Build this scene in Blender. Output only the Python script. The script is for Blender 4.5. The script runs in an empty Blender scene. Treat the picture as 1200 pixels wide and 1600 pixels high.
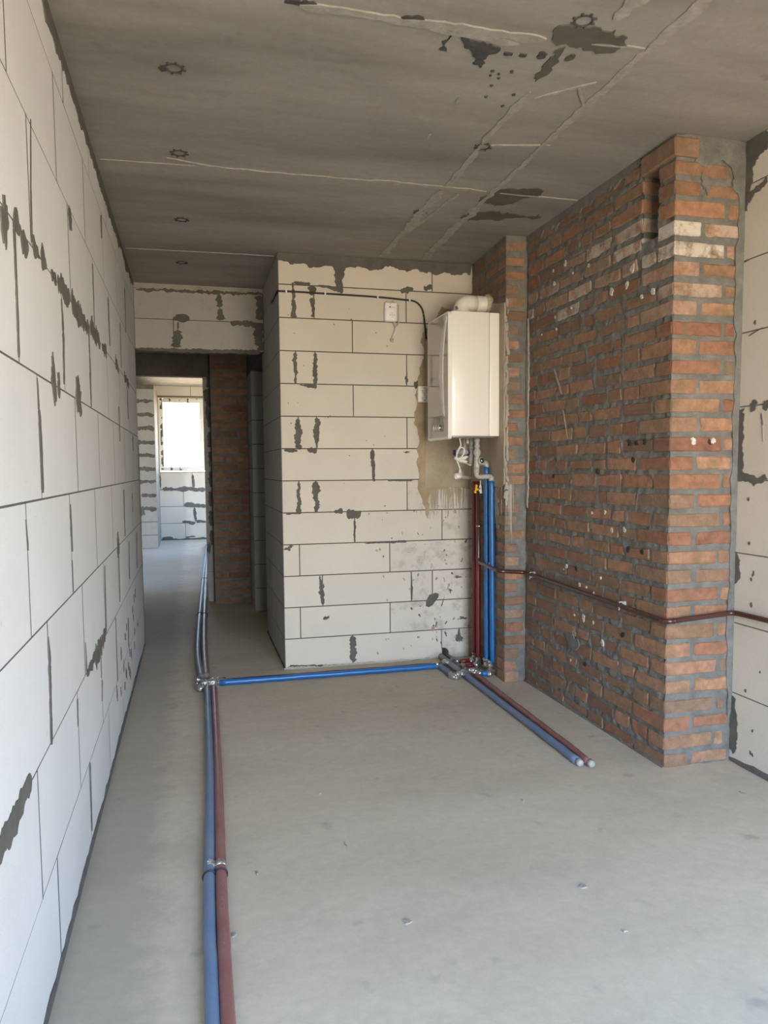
import bpy, bmesh, math, random
import numpy as np
from mathutils import Vector

# ------------------------------------------------------------------ camera
S = bpy.context.scene
COL = S.collection
CAM = np.array([0.3611, 0.0, 1.2886])
YAW, PITCH, ROLL, FPX, PPX, PPY = 0.2595, -0.0773, -0.0072, 1199.37, 617.53, 824.32
FW = np.array([math.sin(YAW)*math.cos(PITCH), math.cos(YAW)*math.cos(PITCH), math.sin(PITCH)])
_rt = np.array([math.cos(YAW), -math.sin(YAW), 0.0]); _up = np.cross(_rt, FW)
RT = math.cos(ROLL)*_rt + math.sin(ROLL)*_up
UP = -math.sin(ROLL)*_rt + math.cos(ROLL)*_up
from mathutils import Matrix
cd = bpy.data.cameras.new('camera'); co = bpy.data.objects.new('camera', cd); COL.objects.link(co)
m3 = Matrix(((RT[0], UP[0], -FW[0]), (RT[1], UP[1], -FW[1]), (RT[2], UP[2], -FW[2])))
co.matrix_world = Matrix.Translation(CAM) @ m3.to_4x4()
cd.sensor_fit = 'HORIZONTAL'; cd.sensor_width = 36.0; cd.lens = 36.0*FPX/1200.0
cd.shift_x = (600-PPX)/1200.0; cd.shift_y = (PPY-800)/1200.0
cd.clip_start = 0.02; cd.clip_end = 300
S.camera = co

# ------------------------------------------------------------------ daylight
W = bpy.data.worlds.new('daylight'); S.world = W; W.use_nodes = True
nt = W.node_tree; nt.nodes.clear()
tc = nt.nodes.new('ShaderNodeTexCoord'); sx = nt.nodes.new('ShaderNodeSeparateXYZ')
nt.links.new(tc.outputs['Generated'], sx.inputs[0])
rp = nt.nodes.new('ShaderNodeValToRGB')
mr = nt.nodes.new('ShaderNodeMapRange'); mr.inputs[1].default_value = -1; mr.inputs[2].default_value = 1
nt.links.new(sx.outputs[2], mr.inputs[0]); nt.links.new(mr.outputs[0], rp.inputs[0])
cr = rp.color_ramp
cr.elements[0].position = 0.0; cr.elements[0].color = (0.52, 0.42, 0.29, 1)
cr.elements[1].position = 1.0; cr.elements[1].color = (0.32, 0.60, 1.1, 1)
for p, c in ((0.47, (0.64, 0.52, 0.37, 1)), (0.505, (1.0, 0.95, 0.86, 1)), (0.56, (0.93, 0.95, 0.96, 1)), (0.63, (0.56, 0.80, 1.15, 1)), (0.80, (0.36, 0.66, 1.2, 1))):
    e = cr.elements.new(p); e.color = c
bg = nt.nodes.new('ShaderNodeBackground'); bg.inputs[1].default_value = 10.0
wo = nt.nodes.new('ShaderNodeOutputWorld')
nt.links.new(rp.outputs[0], bg.inputs[0]); nt.links.new(bg.outputs[0], wo.inputs[0])
S.view_settings.view_transform = 'Standard'; S.view_settings.look = 'None'
S.view_settings.gamma = 1.0; S.view_settings.use_curve_mapping = False
S.view_settings.exposure = 1.53
S.cycles.max_bounces = 16; S.cycles.diffuse_bounces = 8; S.cycles.transparent_max_bounces = 16
S.cycles.use_denoising = True
S.cycles.sample_clamp_indirect = 8.0

# ------------------------------------------------------------------ dimensions
H = 2.621
YB, XB, XR = 4.875, 0.918, 2.615            # boiler wall plane, its free left edge, right wall plane
XC, YC, XIN, YIN = 2.285, 2.796, 2.285, 4.21  # chimney corner, inner corner with the pier
YREAR = -0.95
REAR_WIN = (0.55, 2.40, 0.12, 2.35)
random.seed(7)
def portal(loc, rot, sx_, sy_):
    ld = bpy.data.lights.new('window_portal', 'AREA'); ld.shape = 'RECTANGLE'; ld.size = sx_; ld.size_y = sy_
    ld.cycles.is_portal = True
    o = bpy.data.objects.new('window_portal', ld); COL.objects.link(o); o.location = loc; o.rotation_euler = rot
portal(((REAR_WIN[0]+REAR_WIN[1])/2, YREAR-0.12, (REAR_WIN[2]+REAR_WIN[3])/2), (math.pi/2, 0, 0), REAR_WIN[1]-REAR_WIN[0], REAR_WIN[3]-REAR_WIN[2])
portal((2.62, 13.525, 1.6), (0, math.pi/2, 0), 1.7, 1.65)  # portal of the unseen side window added to the far room
portal((0.45, 14.72, 1.92), (-math.pi/2, 0, 0), 1.35, 1.4)

# ------------------------------------------------------------------ helpers
def at(x, y, ax, val):
    """where the line of sight through a measured image point meets the plane coord[ax] = val"""
    v = FW + RT*(x-PPX)/FPX + UP*(PPY-y)/FPX
    return CAM + v*(val-CAM[ax])/v[ax]
ORG = {}
def mesh_obj(name, verts, faces, mat, parent=None, smooth=False, org=None):
    verts = np.asarray(verts, float)
    if parent is not None: o3 = ORG.get(parent.name, np.zeros(3))
    elif org is not None: o3 = np.asarray(org, float)
    else: o3 = np.zeros(3)
    me = bpy.data.meshes.new(name); me.from_pydata((verts-o3).tolist(), [], [list(f) for f in faces])
    if mat is not None: me.materials.append(mat)
    if smooth: me.polygons.foreach_set('use_smooth', [True]*len(me.polygons))
    me.update()
    o = bpy.data.objects.new(name, me); COL.objects.link(o)
    if parent is not None: o.parent = parent
    else: o.location = o3
    ORG[o.name] = o3
    return o
def thing(name, label, cat, base, group=None):
    o = bpy.data.objects.new(name, None); COL.objects.link(o); o.location = base; o.empty_display_size = 0.05
    o['label'] = label; o['category'] = cat
    if group: o['group'] = group
    ORG[o.name] = np.asarray(base, float)
    return o
def tag(o, label, cat, group=None):
    o['label'] = label; o['category'] = cat
    if group: o['group'] = group
    return o
def struct(o, label, cat):
    o['kind'] = 'structure'; o['label'] = label; o['category'] = cat
    return o

class MB:
    def __init__(s): s.v = []; s.f = []
    def add(s, v, f):
        n = len(s.v); s.v += [tuple(p) for p in v]; s.f += [tuple(i+n for i in q) for q in f]; return s
    def build(s, name, mat, parent=None, smooth=False, org=None):
        return mesh_obj(name, s.v, s.f, mat, parent, smooth, org)
def box_vf(lo, hi):
    x0, y0, z0 = lo; x1, y1, z1 = hi
    v = [(x0,y0,z0),(x1,y0,z0),(x1,y1,z0),(x0,y1,z0),(x0,y0,z1),(x1,y0,z1),(x1,y1,z1),(x0,y1,z1)]
    return v, [(3,2,1,0),(4,5,6,7),(0,1,5,4),(1,2,6,5),(2,3,7,6),(3,0,4,7)]
def chamfer_vf(lo, hi, c, jit=0.0, rnd=random):
    """box with chamfered edges: 24 vertices, 44 triangles"""
    lo = np.array(lo, float); hi = np.array(hi, float); mid = (lo+hi)/2; h = (hi-lo)/2
    V = []; idx = {}
    for sx_ in (-1, 1):
        for sy_ in (-1, 1):
            for sz_ in (-1, 1):
                sg = np.array((sx_, sy_, sz_)); j = np.array([rnd.uniform(-jit, jit) for _ in range(3)])
                for a in range(3):
                    p = sg*(h-c); p[a] = sg[a]*h[a]
                    jj = j.copy(); jj[a] *= 0.25
                    idx[(sx_, sy_, sz_, a)] = len(V); V.append(mid+p+jj)
    F = []
    for a in range(3):
        b, c2 = [(1,2),(2,0),(0,1)][a]
        for s in (-1, 1):
            q = []
            for sb, sc in ((-1,-1),(1,-1),(1,1),(-1,1)):
                k = [0,0,0]; k[a] = s; k[b] = sb; k[c2] = sc; q.append(idx[(*k, a)])
            F.append(q)
    for a in range(3):
        b, c2 = [(1,2),(2,0),(0,1)][a]
        for sb in (-1,1):
            for sc in (-1,1):
                k0=[0,0,0]; k1=[0,0,0]; k0[a]=-1; k1[a]=1
                for k in (k0,k1): k[b]=sb; k[c2]=sc
                F.append([idx[(*k0,b)], idx[(*k1,b)], idx[(*k1,c2)], idx[(*k0,c2)]])
    for sx_ in (-1,1):
        for sy_ in (-1,1):
            for sz_ in (-1,1): F.append([idx[(sx_,sy_,sz_,a)] for a in range(3)])
    out = []
    VV = np.array(V)
    for q in F:
        n = np.cross(VV[q[1]]-VV[q[0]], VV[q[2]]-VV[q[0]]); ctr = VV[q].mean(0)
        out.append(tuple(q) if n @ (ctr-mid) > 0 else tuple(reversed(q)))
    return VV, out
def rbox(name, lo, hi, r, mat, parent=None, seg=3, org=None):
    bm = bmesh.new(); v, f = box_vf(lo, hi)
    vs = [bm.verts.new(p) for p in v]
    for q in f: bm.faces.new([vs[i] for i in q])
    bmesh.ops.bevel(bm, geom=list(bm.edges), offset=r, segments=seg, profile=0.5, affect='EDGES')
    V = [tuple(x.co) for x in bm.verts]; bm.verts.index_update(); F = [[x.index for x in q.verts] for q in bm.faces]; bm.free()
    return mesh_obj(name, V, F, mat, parent, True, org)
def fillet(pts, r, n=6):
    P = [np.asarray(p, float) for p in pts]; out = [P[0]]
    for i in range(1, len(P)-1):
        a, b, c = P[i-1], P[i], P[i+1]; d1 = a-b; d2 = c-b; l1 = np.linalg.norm(d1); l2 = np.linalg.norm(d2)
        k = min(r, l1*0.48, l2*0.48); p0 = b+d1/l1*k; p1 = b+d2/l2*k
        for t in np.linspace(0, 1, n): out.append((1-t)**2*p0+2*t*(1-t)*b+t*t*p1)
    out.append(P[-1]); return out
def tube_vf(path, rad, n=14, cap=True, wob=0.0, rnd=random):
    P = np.array(path, float); m = len(P); R = rad if hasattr(rad, '__len__') else [rad]*m
    T = np.gradient(P, axis=0); T /= np.linalg.norm(T, axis=1)[:, None]+1e-12
    a = np.array((0, 0, 1.0)) if abs(T[0][2]) < 0.9 else np.array((1.0, 0, 0))
    N = np.cross(T[0], a); N /= np.linalg.norm(N); V = []; F = []
    for i in range(m):
        N = N-T[i]*(N@T[i]); N /= np.linalg.norm(N); B = np.cross(T[i], N)
        for k in range(n):
            w = 2*math.pi*k/n; rr = R[i]*(1+rnd.uniform(-wob, wob))
            V.append(P[i]+rr*(math.cos(w)*N+math.sin(w)*B))
    for i in range(m-1):
        for k in range(n):
            F.append((i*n+k, i*n+(k+1) % n, (i+1)*n+(k+1) % n, (i+1)*n+k))
    if cap: F.append(tuple(range(n-1, -1, -1))); F.append(tuple((m-1)*n+k for k in range(n)))
    return V, F
def tube(name, path, rad, mat, parent=None, n=14, wob=0.0, org=None):
    v, f = tube_vf(path, rad, n, True, wob); return mesh_obj(name, v, f, mat, parent, True, org)
def resample(path, step):
    P = np.array(path, float); L = np.concatenate([[0], np.cumsum(np.linalg.norm(np.diff(P, axis=0), axis=1))])
    t = np.linspace(0, L[-1], max(2, int(L[-1]/step)+1)); return np.stack([np.interp(t, L, P[:, i]) for i in range(3)], 1)
def smoothed(pts, k=8):
    """Catmull-Rom through the points"""
    P = [np.asarray(p, float) for p in pts]; P = [2*P[0]-P[1]]+P+[2*P[-1]-P[-2]]; out = []
    for i in range(1, len(P)-2):
        for t in np.linspace(0, 1, k, endpoint=False):
            a, b, c, d = P[i-1:i+3]
            out.append(0.5*((2*b)+(c-a)*t+(2*a-5*b+4*c-d)*t*t+(-a+3*b-3*c+d)*t**3))
    out.append(P[-2]); return out

class Frame:
    """a wall plane: origin, u axis, v axis, outward normal"""
    def __init__(s, O, U, N, V=(0,0,1)):
        s.O, s.U, s.V, s.N = (np.array(q, float) for q in (O, U, V, N))
        s.U /= np.linalg.norm(s.U); s.N /= np.linalg.norm(s.N)
    def p(s, u, v, d=0.0): return s.O+s.U*u+s.V*v+s.N*d
    def px(s, x, y):
        r = FW + RT*(x-PPX)/FPX + UP*(PPY-y)/FPX
        q = CAM+r*(((s.O-CAM)@s.N)/(r@s.N))-s.O
        return np.array((q@s.U, q@s.V))
    def map(s, V): return [s.p(*q) for q in V]
    def fix(s, F):   # keep outward winding when the frame is left-handed
        return F if np.cross(s.U, s.V)@s.N > 0 else [tuple(reversed(q)) for q in F]
def slab(fr, u0, u1, v0, v1, d0, d1):
    v, f = box_vf((u0, v0, d0), (u1, v1, d1)); return fr.map(v), fr.fix(f)
def chamfer_in(fr, u0, u1, v0, v1, d0, d1, c, jit=0.0):
    v, f = chamfer_vf((u0, v0, d0), (u1, v1, d1), c, jit); return fr.map(v), fr.fix(f)
def ragged(P, amp=0.13, least=0.014, levels=3):
    P = [np.array(p, float) for p in P]
    for _ in range(levels):
        Q = []
        for a, b in zip(P, P[1:]+P[:1]):
            Q.append(a); d = b-a; L = np.linalg.norm(d)
            if least < L < 0.6: Q.append((a+b)/2+np.array((-d[1], d[0]))*random.gauss(0, amp))
        P = Q
    return P
def patch(fr, poly, t, mat, parent, name='mortar_smear', d0=0.0, inset=0.0015):
    """a flat dab of mortar with an irregular outline and real thickness"""
    P = np.array(poly, float); n = len(P); t = t+random.uniform(0, 0.0014)
    if np.sum(P[:, 0]*np.roll(P[:, 1], -1)-np.roll(P[:, 0], -1)*P[:, 1]) < 0: P = P[::-1]
    c = P.mean(0); Q = c+(P-c)*(1-inset/max(0.01, np.abs(P-c).max()))
    V = [fr.p(u, v, d0-0.001) for u, v in P]+[fr.p(u, v, d0+t) for u, v in Q]
    F = [tuple(range(n, 2*n))]+[(i, (i+1) % n, n+(i+1) % n, n+i) for i in range(n)]
    return mesh_obj(name, V, fr.fix(F), mat, parent)
def strip(fr, a, b, w0, w1, jag, mat, parent, t=0.0022, step=0.012, name='mortar_smear', side=0.0, d0=0.0):
    """mortar smeared along a joint from a to b (frame coords), ragged edges"""
    t = t+random.uniform(0, 0.0014)
    a = np.array(a, float); b = np.array(b, float); L = np.linalg.norm(b-a); n = max(5, min(160, int(L/step)))
    d = (b-a)/max(L, 1e-6); q = np.array((-d[1], d[0])); Lp = []; Rp = []; x1 = x2 = 0.0
    for i in range(n+1):
        s = i/n; w = (w0*(1-s)+w1*s)/2*min(1.0, 0.35+3.5*min(s, 1-s)*min(4, L/0.05))
        x1 = 0.6*x1+random.gauss(0, jag*w*0.5); x2 = 0.6*x2+random.gauss(0, jag*w*0.5)
        m = a+d*L*s+q*side*w
        Lp.append(m+q*max(0.0008, w+x1)); Rp.append(m-q*max(0.0008, w+x2))
    P = Lp+Rp[::-1]; k = n+1; V = [fr.p(u, v, d0-0.001) for u, v in P]+[fr.p(u, v, d0+t) for u, v in P]; N2 = len(P)
    F = [(N2+i, N2+i+1, N2+N2-2-i, N2+N2-1-i) for i in range(n)]
    F += [(i, (i+1) % N2, N2+(i+1) % N2, N2+i) for i in range(N2)]
    o = mesh_obj(name, V, F, mat, parent)
    bm = bmesh.new(); bm.from_mesh(o.data); bmesh.ops.recalc_face_normals(bm, faces=bm.faces)
    bm.to_mesh(o.data); bm.free(); return o
def blob(fr, c, ru, rv, mat, parent, jag=0.25, rot=0.0, t=0.003, n=22, name='mortar_smear', d0=0.0):
    P = []; x = 0
    for i in range(n):
        x = 0.5*x+random.gauss(0, jag*0.7); w = 2*math.pi*i/n; k = max(0.35, 1+x)
        u, v = ru*k*math.cos(w), rv*k*math.sin(w)
        P.append((c[0]+u*math.cos(rot)-v*math.sin(rot), c[1]+u*math.sin(rot)+v*math.cos(rot)))
    return patch(fr, P, t, mat, parent, name, d0)
def vnoise(u, v, sc, seed):
    r = np.random.RandomState(seed); G = r.uniform(-1, 1, (257, 257))
    a = u/sc+37.3; b = v/sc+11.7; i = np.floor(a).astype(int); j = np.floor(b).astype(int); fa = a-i; fb = b-j
    fa = fa*fa*(3-2*fa); fb = fb*fb*(3-2*fb); g = lambda p, q: G[p % 256, q % 256]
    return g(i,j)*(1-fa)*(1-fb)+g(i+1,j)*fa*(1-fb)+g(i,j+1)*(1-fa)*fb+g(i+1,j+1)*fa*fb

# ------------------------------------------------------------------ materials
def new_mat(name):
    m = bpy.data.materials.new(name); m.use_nodes = True; n = m.node_tree.nodes; n.clear()
    b = n.new('ShaderNodeBsdfPrincipled'); o = n.new('ShaderNodeOutputMaterial'); m.node_tree.links.new(b.outputs[0], o.inputs[0])
    return m, m.node_tree, b
def node(t, typ, **k):
    n = t.nodes.new(typ)
    for a, v in k.items(): setattr(n, a, v)
    return n
def coords(t, scale=(1,1,1), rand=False):
    c = node(t, 'ShaderNodeTexCoord'); mp = node(t, 'ShaderNodeMapping'); mp.inputs['Scale'].default_value = scale
    t.links.new(c.outputs['Object'], mp.inputs[0])
    if rand:
        oi = node(t, 'ShaderNodeObjectInfo'); mu = node(t, 'ShaderNodeMath', operation='MULTIPLY'); mu.inputs[1].default_value = 40
        t.links.new(oi.outputs['Random'], mu.inputs[0]); t.links.new(mu.outputs[0], mp.inputs['Location'])
    return mp.outputs[0]
def noise(t, vec, scale, detail=4, rough=0.6):
    n = node(t, 'ShaderNodeTexNoise'); n.inputs['Scale'].default_value = scale; n.inputs['Detail'].default_value = detail
    n.inputs['Roughness'].default_value = rough; t.links.new(vec, n.inputs['Vector']); return n.outputs[0]
def ramp(t, fac, stops):
    r = node(t, 'ShaderNodeValToRGB'); e = r.color_ramp.elements
    while len(e) < len(stops): e.new(0.5)
    for i, (p, c) in enumerate(stops):
        e[i].position = p; e[i].color = (*c, 1) if len(c) == 3 else c
    t.links.new(fac, r.inputs[0]); return r.outputs[0]
def g(x): return (x, x, x)
def mix(t, fac, a, b, mode='MIX'):
    n = node(t, 'ShaderNodeMix', data_type='RGBA', blend_type=mode)
    for s, v in ((0, fac), (6, a), (7, b)):
        if isinstance(v, (int, float)): n.inputs[s].default_value = v
        elif isinstance(v, tuple): n.inputs[s].default_value = (*v, 1) if len(v) == 3 else v
        else: t.links.new(v, n.inputs[s])
    return n.outputs[2]
def bump(t, b, h, strength, dist=0.01):
    n = node(t, 'ShaderNodeBump'); n.inputs['Strength'].default_value = strength; n.inputs['Distance'].default_value = dist
    t.links.new(h, n.inputs['Height']); t.links.new(n.outputs[0], b.inputs['Normal'])
def mul(t, a, k):
    n = node(t, 'ShaderNodeMath', operation='MULTIPLY'); t.links.new(a, n.inputs[0])
    if isinstance(k, (int, float)): n.inputs[1].default_value = k
    else: t.links.new(k, n.inputs[1])
    return n.outputs[0]
def plain(name, col, rough=0.5, metal=0.0, coat=0.0, nz=0.0, nscale=60, bstr=0.0):
    m, t, b = new_mat(name); b.inputs['Roughness'].default_value = rough; b.inputs['Metallic'].default_value = metal
    b.inputs['Coat Weight'].default_value = coat; b.inputs['Coat Roughness'].default_value = 0.05
    v = coords(t); n = noise(t, v, nscale)
    lo = tuple(c*(1-nz) for c in col); hi = tuple(min(1, c*(1+nz)) for c in col)
    t.links.new(ramp(t, n, [(0.3, lo), (0.7, hi)]), b.inputs['Base Color'])
    if bstr: bump(t, b, n, bstr, 0.003)
    return m
def concrete(name, stops, sc=2.0, stretch=(1,1,1), bstr=0.25, spots=None, rough=0.85, fine=None):
    m, t, b = new_mat(name); b.inputs['Roughness'].default_value = rough
    v = coords(t, stretch); v1 = coords(t)
    n1 = noise(t, v, sc, 8, 0.62); col = ramp(t, n1, stops)
    n2 = noise(t, v1, sc*22, 6, 0.7); col = mix(t, 0.35, col, ramp(t, n2, [(0.3, g(0.72)), (0.7, g(1.18))]), 'MULTIPLY')
    if spots:
        n3 = noise(t, v1, spots[0], 3, 0.5); col = mix(t, ramp(t, n3, [(spots[1], g(0)), (spots[1]+spots[2], g(1))]), col, spots[3])
    t.links.new(col, b.inputs['Base Color'])
    n4 = noise(t, v1, fine or 90, 8, 0.75); bump(t, b, n4, bstr, 0.01); return m
def block_mat(name, base, dirt=0.0):
    """autoclaved aerated concrete: pale, finely pored, faint stains, each block a touch different"""
    m, t, b = new_mat(name); b.inputs['Roughness'].default_value = 0.9
    v = coords(t); vr = coords(t, (1,1,1), True); oi = node(t, 'ShaderNodeObjectInfo')
    n1 = noise(t, vr, 3.0, 6, 0.6)
    col = ramp(t, n1, [(0.25, tuple(c*0.93 for c in base)), (0.75, tuple(min(1, c*1.03) for c in base))])
    col = mix(t, 0.55, col, ramp(t, oi.outputs['Random'], [(0, g(0.94)), (1, g(1.04))]), 'MULTIPLY')
    n2 = noise(t, v, 240, 2, 0.5); col = mix(t, 0.5, col, ramp(t, n2, [(0.28, g(0.72)), (0.42, g(1.0))]), 'MULTIPLY')
    n3 = noise(t, vr, 26, 4, 0.65); col = mix(t, ramp(t, n3, [(0.70, g(0)), (0.78, g(0.5+dirt*0.4))]), col, (0.30, 0.27, 0.22))
    if dirt:
        n5 = noise(t, v, 9, 6, 0.75); col = mix(t, mul(t, ramp(t, n5, [(0.50, g(0)), (0.66, g(1))]), dirt), col, (0.22, 0.20, 0.17))
    t.links.new(col, b.inputs['Base Color'])
    bump(t, b, noise(t, v, 190, 6, 0.75), 0.25, 0.004); return m
M = {}
M['floor'] = concrete('screed', [(0.25, (0.46, 0.39, 0.295)), (0.5, (0.55, 0.475, 0.365)), (0.78, (0.62, 0.545, 0.435))], 1.1, (0.6, 1.5, 1), 0.16, (7, 0.66, 0.12, (0.335, 0.305, 0.26)), 0.85, 40)
def floor_dirt(m):
    t = m.node_tree; b = [n for n in t.nodes if n.type == 'BSDF_PRINCIPLED'][0]; b.inputs['Specular IOR Level'].default_value = 0.2
    src = b.inputs['Base Color'].links[0].from_socket; c = node(t, 'ShaderNodeTexCoord'); sp = node(t, 'ShaderNodeSeparateXYZ'); t.links.new(c.outputs['Object'], sp.inputs[0])
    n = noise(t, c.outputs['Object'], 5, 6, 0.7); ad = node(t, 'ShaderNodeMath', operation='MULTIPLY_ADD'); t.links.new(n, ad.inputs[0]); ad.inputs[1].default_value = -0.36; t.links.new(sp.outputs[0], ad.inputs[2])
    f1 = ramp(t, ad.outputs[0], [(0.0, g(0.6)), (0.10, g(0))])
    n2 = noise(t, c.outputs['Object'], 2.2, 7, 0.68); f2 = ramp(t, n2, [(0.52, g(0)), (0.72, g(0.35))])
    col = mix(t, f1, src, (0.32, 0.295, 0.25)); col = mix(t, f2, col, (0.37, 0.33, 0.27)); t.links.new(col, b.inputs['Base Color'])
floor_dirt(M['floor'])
M['ceiling'] = concrete('cast_slab', [(0.28, (0.185, 0.174, 0.155)), (0.5, (0.285, 0.271, 0.247)), (0.72, (0.375, 0.36, 0.333))], 1.3, (0.45, 2.2, 1), 0.15, (5, 0.68, 0.10, (0.17, 0.157, 0.135)), 0.7)
M['seam'] = concrete('seam_grout', [(0.3, (0.26, 0.245, 0.22)), (0.7, (0.40, 0.38, 0.35))], 30, (1, 1, 1), 0.5)
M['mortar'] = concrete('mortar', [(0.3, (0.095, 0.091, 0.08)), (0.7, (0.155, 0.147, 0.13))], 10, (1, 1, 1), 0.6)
M['mortar_brick'] = concrete('brick_mortar', [(0.3, (0.145, 0.145, 0.132)), (0.7, (0.255, 0.252, 0.232))], 16, (1, 1, 1), 0.9)
M['mortar_light'] = concrete('light_mortar', [(0.3, (0.30, 0.28, 0.24)), (0.7, (0.44, 0.41, 0.36))], 10, (1, 1, 1), 0.5)
M['wet'] = concrete('damp_mortar', [(0.3, (0.07, 0.066, 0.055)), (0.7, (0.12, 0.112, 0.095))], 8, (1, 1, 1), 0.3)
M['soot'] = concrete('bitumen_dab', [(0.3, (0.03, 0.03, 0.032)), (0.7, (0.08, 0.08, 0.08))], 30, (1, 1, 1), 0.5)
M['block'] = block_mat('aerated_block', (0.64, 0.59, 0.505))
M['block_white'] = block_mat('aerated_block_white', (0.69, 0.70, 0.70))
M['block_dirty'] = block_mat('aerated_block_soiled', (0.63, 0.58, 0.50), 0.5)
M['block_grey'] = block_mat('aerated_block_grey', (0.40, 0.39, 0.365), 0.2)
M['plaster'] = concrete('fresh_plaster', [(0.3, (0.36, 0.29, 0.20)), (0.7, (0.47, 0.40, 0.30))], 5, (1, 1, 1), 0.2)
M['plaster_edge'] = concrete('plaster_edge', [(0.3, (0.30, 0.22, 0.13)), (0.7, (0.44, 0.35, 0.23))], 12, (1, 1, 1), 0.3)
def brick_mat():
    m, t, b = new_mat('clay_brick'); b.inputs['Roughness'].default_value = 0.85
    v = coords(t); vr = coords(t, (1,1,1), True); oi = node(t, 'ShaderNodeObjectInfo')
    col = ramp(t, oi.outputs['Random'], [(0.0, (0.38, 0.175, 0.10)), (0.2, (0.26, 0.12, 0.073)), (0.4, (0.42, 0.22, 0.13)), (0.58, (0.29, 0.17, 0.10)), (0.8, (0.46, 0.25, 0.15)), (1.0, (0.23, 0.15, 0.097))])
    n1 = noise(t, vr, 22, 6, 0.7); col = mix(t, 0.7, col, ramp(t, n1, [(0.26, g(0.4)), (0.74, g(1.5))]), 'MULTIPLY')
    n2 = noise(t, vr, 9, 5, 0.6); col = mix(t, ramp(t, n2, [(0.52, g(0)), (0.66, g(0.65))]), col, (0.19, 0.145, 0.075))
    n3 = noise(t, vr, 34, 5, 0.7); col = mix(t, ramp(t, n3, [(0.62, g(0)), (0.75, g(0.7))]), col, (0.26, 0.25, 0.23))
    at_ = node(t, 'ShaderNodeAttribute', attribute_type='OBJECT', attribute_name='lime')
    n4 = noise(t, vr, 16, 6, 0.7); lm = mul(t, ramp(t, n4, [(0.36, g(0)), (0.56, g(1))]), at_.outputs['Fac'])
    col = mix(t, lm, col, (0.66, 0.60, 0.52))
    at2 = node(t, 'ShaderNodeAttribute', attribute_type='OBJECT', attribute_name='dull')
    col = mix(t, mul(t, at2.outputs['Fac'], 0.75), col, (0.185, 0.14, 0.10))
    t.links.new(col, b.inputs['Base Color']); bump(t, b, noise(t, v, 120, 8, 0.75), 0.8, 0.008); return m
M['brick'] = brick_mat()
M['white_void'] = plain('lime_filled_void', (0.52, 0.50, 0.46), 0.95, nz=0.3, nscale=120)
M['dark_void'] = plain('brick_void', (0.03, 0.027, 0.025), 0.95)
def insulation(name, col, dust, amount):
    m, t, b = new_mat(name); b.inputs['Roughness'].default_value = 0.38+0.3*amount; b.inputs['Coat Weight'].default_value = 0.3*(1-amount); b.inputs['Coat Roughness'].default_value = 0.25
    v = coords(t); n = noise(t, v, 7, 6, 0.65)
    f = ramp(t, n, [(0.3, g(max(0, amount-0.22))), (0.7, g(min(1, amount+0.2)))])
    t.links.new(mix(t, f, col, dust), b.inputs['Base Color']); bump(t, b, noise(t, v, 55, 4, 0.6), 0.35, 0.004); return m
BLUE, RED = (0.006, 0.115, 0.34), (0.15, 0.006, 0.008)
M['blue'] = insulation('blue_foam_sleeve', BLUE, (0.03, 0.14, 0.34), 0.12)
M['red'] = insulation('red_foam_sleeve', RED, (0.2, 0.03, 0.03), 0.12)
M['blue_d'] = insulation('blue_foam_sleeve_dusty', (0.04, 0.14, 0.33), (0.22, 0.25, 0.28), 0.5)
M['red_d'] = insulation('red_foam_sleeve_dusty', (0.21, 0.04, 0.04), (0.30, 0.19, 0.16), 0.42)
M['blue_g'] = insulation('blue_foam_sleeve_grey_with_dust', (0.09, 0.14, 0.20), (0.22, 0.225, 0.22), 0.72)
M['red_g'] = insulation('red_foam_sleeve_grey_with_dust', (0.20, 0.10, 0.08), (0.28, 0.23, 0.20), 0.65)
def foil():
    m, t, b = new_mat('foil_tape'); b.inputs['Metallic'].default_value = 0.85; b.inputs['Roughness'].default_value = 0.32
    v = coords(t); n = noise(t, v, 70, 6, 0.7)
    t.links.new(ramp(t, n, [(0.35, (0.28, 0.27, 0.25)), (0.65, (0.75, 0.74, 0.71))]), b.inputs['Base Color'])
    vo = node(t, 'ShaderNodeTexVoronoi'); vo.inputs['Scale'].default_value = 90; t.links.new(v, vo.inputs['Vector']); bump(t, b, vo.outputs[0], 1.0, 0.006); return m
M['foil'] = foil()
M['gas'] = plain('brown_enamel', (0.060, 0.018, 0.013), 0.33, coat=0.35, nz=0.2, nscale=30)
M['pp'] = plain('grey_polypropylene', (0.42, 0.41, 0.375), 0.4, nz=0.06)
M['white'] = plain('white_enamel', (0.83, 0.80, 0.74), 0.28, coat=0.4, nz=0.01)
M['plastic'] = plain('white_plastic', (0.80, 0.785, 0.75), 0.35, nz=0.02)
M['cord'] = plain('white_rubber', (0.74, 0.73, 0.70), 0.45, nz=0.03)
M['cord_grey'] = plain('grey_flex', (0.42, 0.41, 0.40), 0.5, nz=0.05)
M['black'] = plain('black_rubber', (0.008, 0.008, 0.009), 0.45)
M['tie'] = plain('black_nylon', (0.012, 0.013, 0.016), 0.5)
M['dark'] = plain('dark_display', (0.035, 0.035, 0.04), 0.25, coat=0.5)
M['glossy'] = plain('smoked_glossy_front', (0.33, 0.315, 0.295), 0.10, coat=1.0, nz=0.01)
M['panel'] = plain('control_panel', (0.17, 0.165, 0.155), 0.25, coat=0.5, nz=0.03)
M['chrome'] = plain('chrome', (0.78, 0.76, 0.73), 0.16, metal=1.0)
M['brass'] = plain('brass', (0.62, 0.47, 0.22), 0.3, metal=1.0)
M['yellow'] = plain('yellow_enamel', (0.78, 0.42, 0.02), 0.35)
M['blue_plastic'] = plain('navy_plastic', (0.012, 0.015, 0.09), 0.4)
M['orange'] = plain('orange_print', (0.75, 0.16, 0.04), 0.5)
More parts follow.
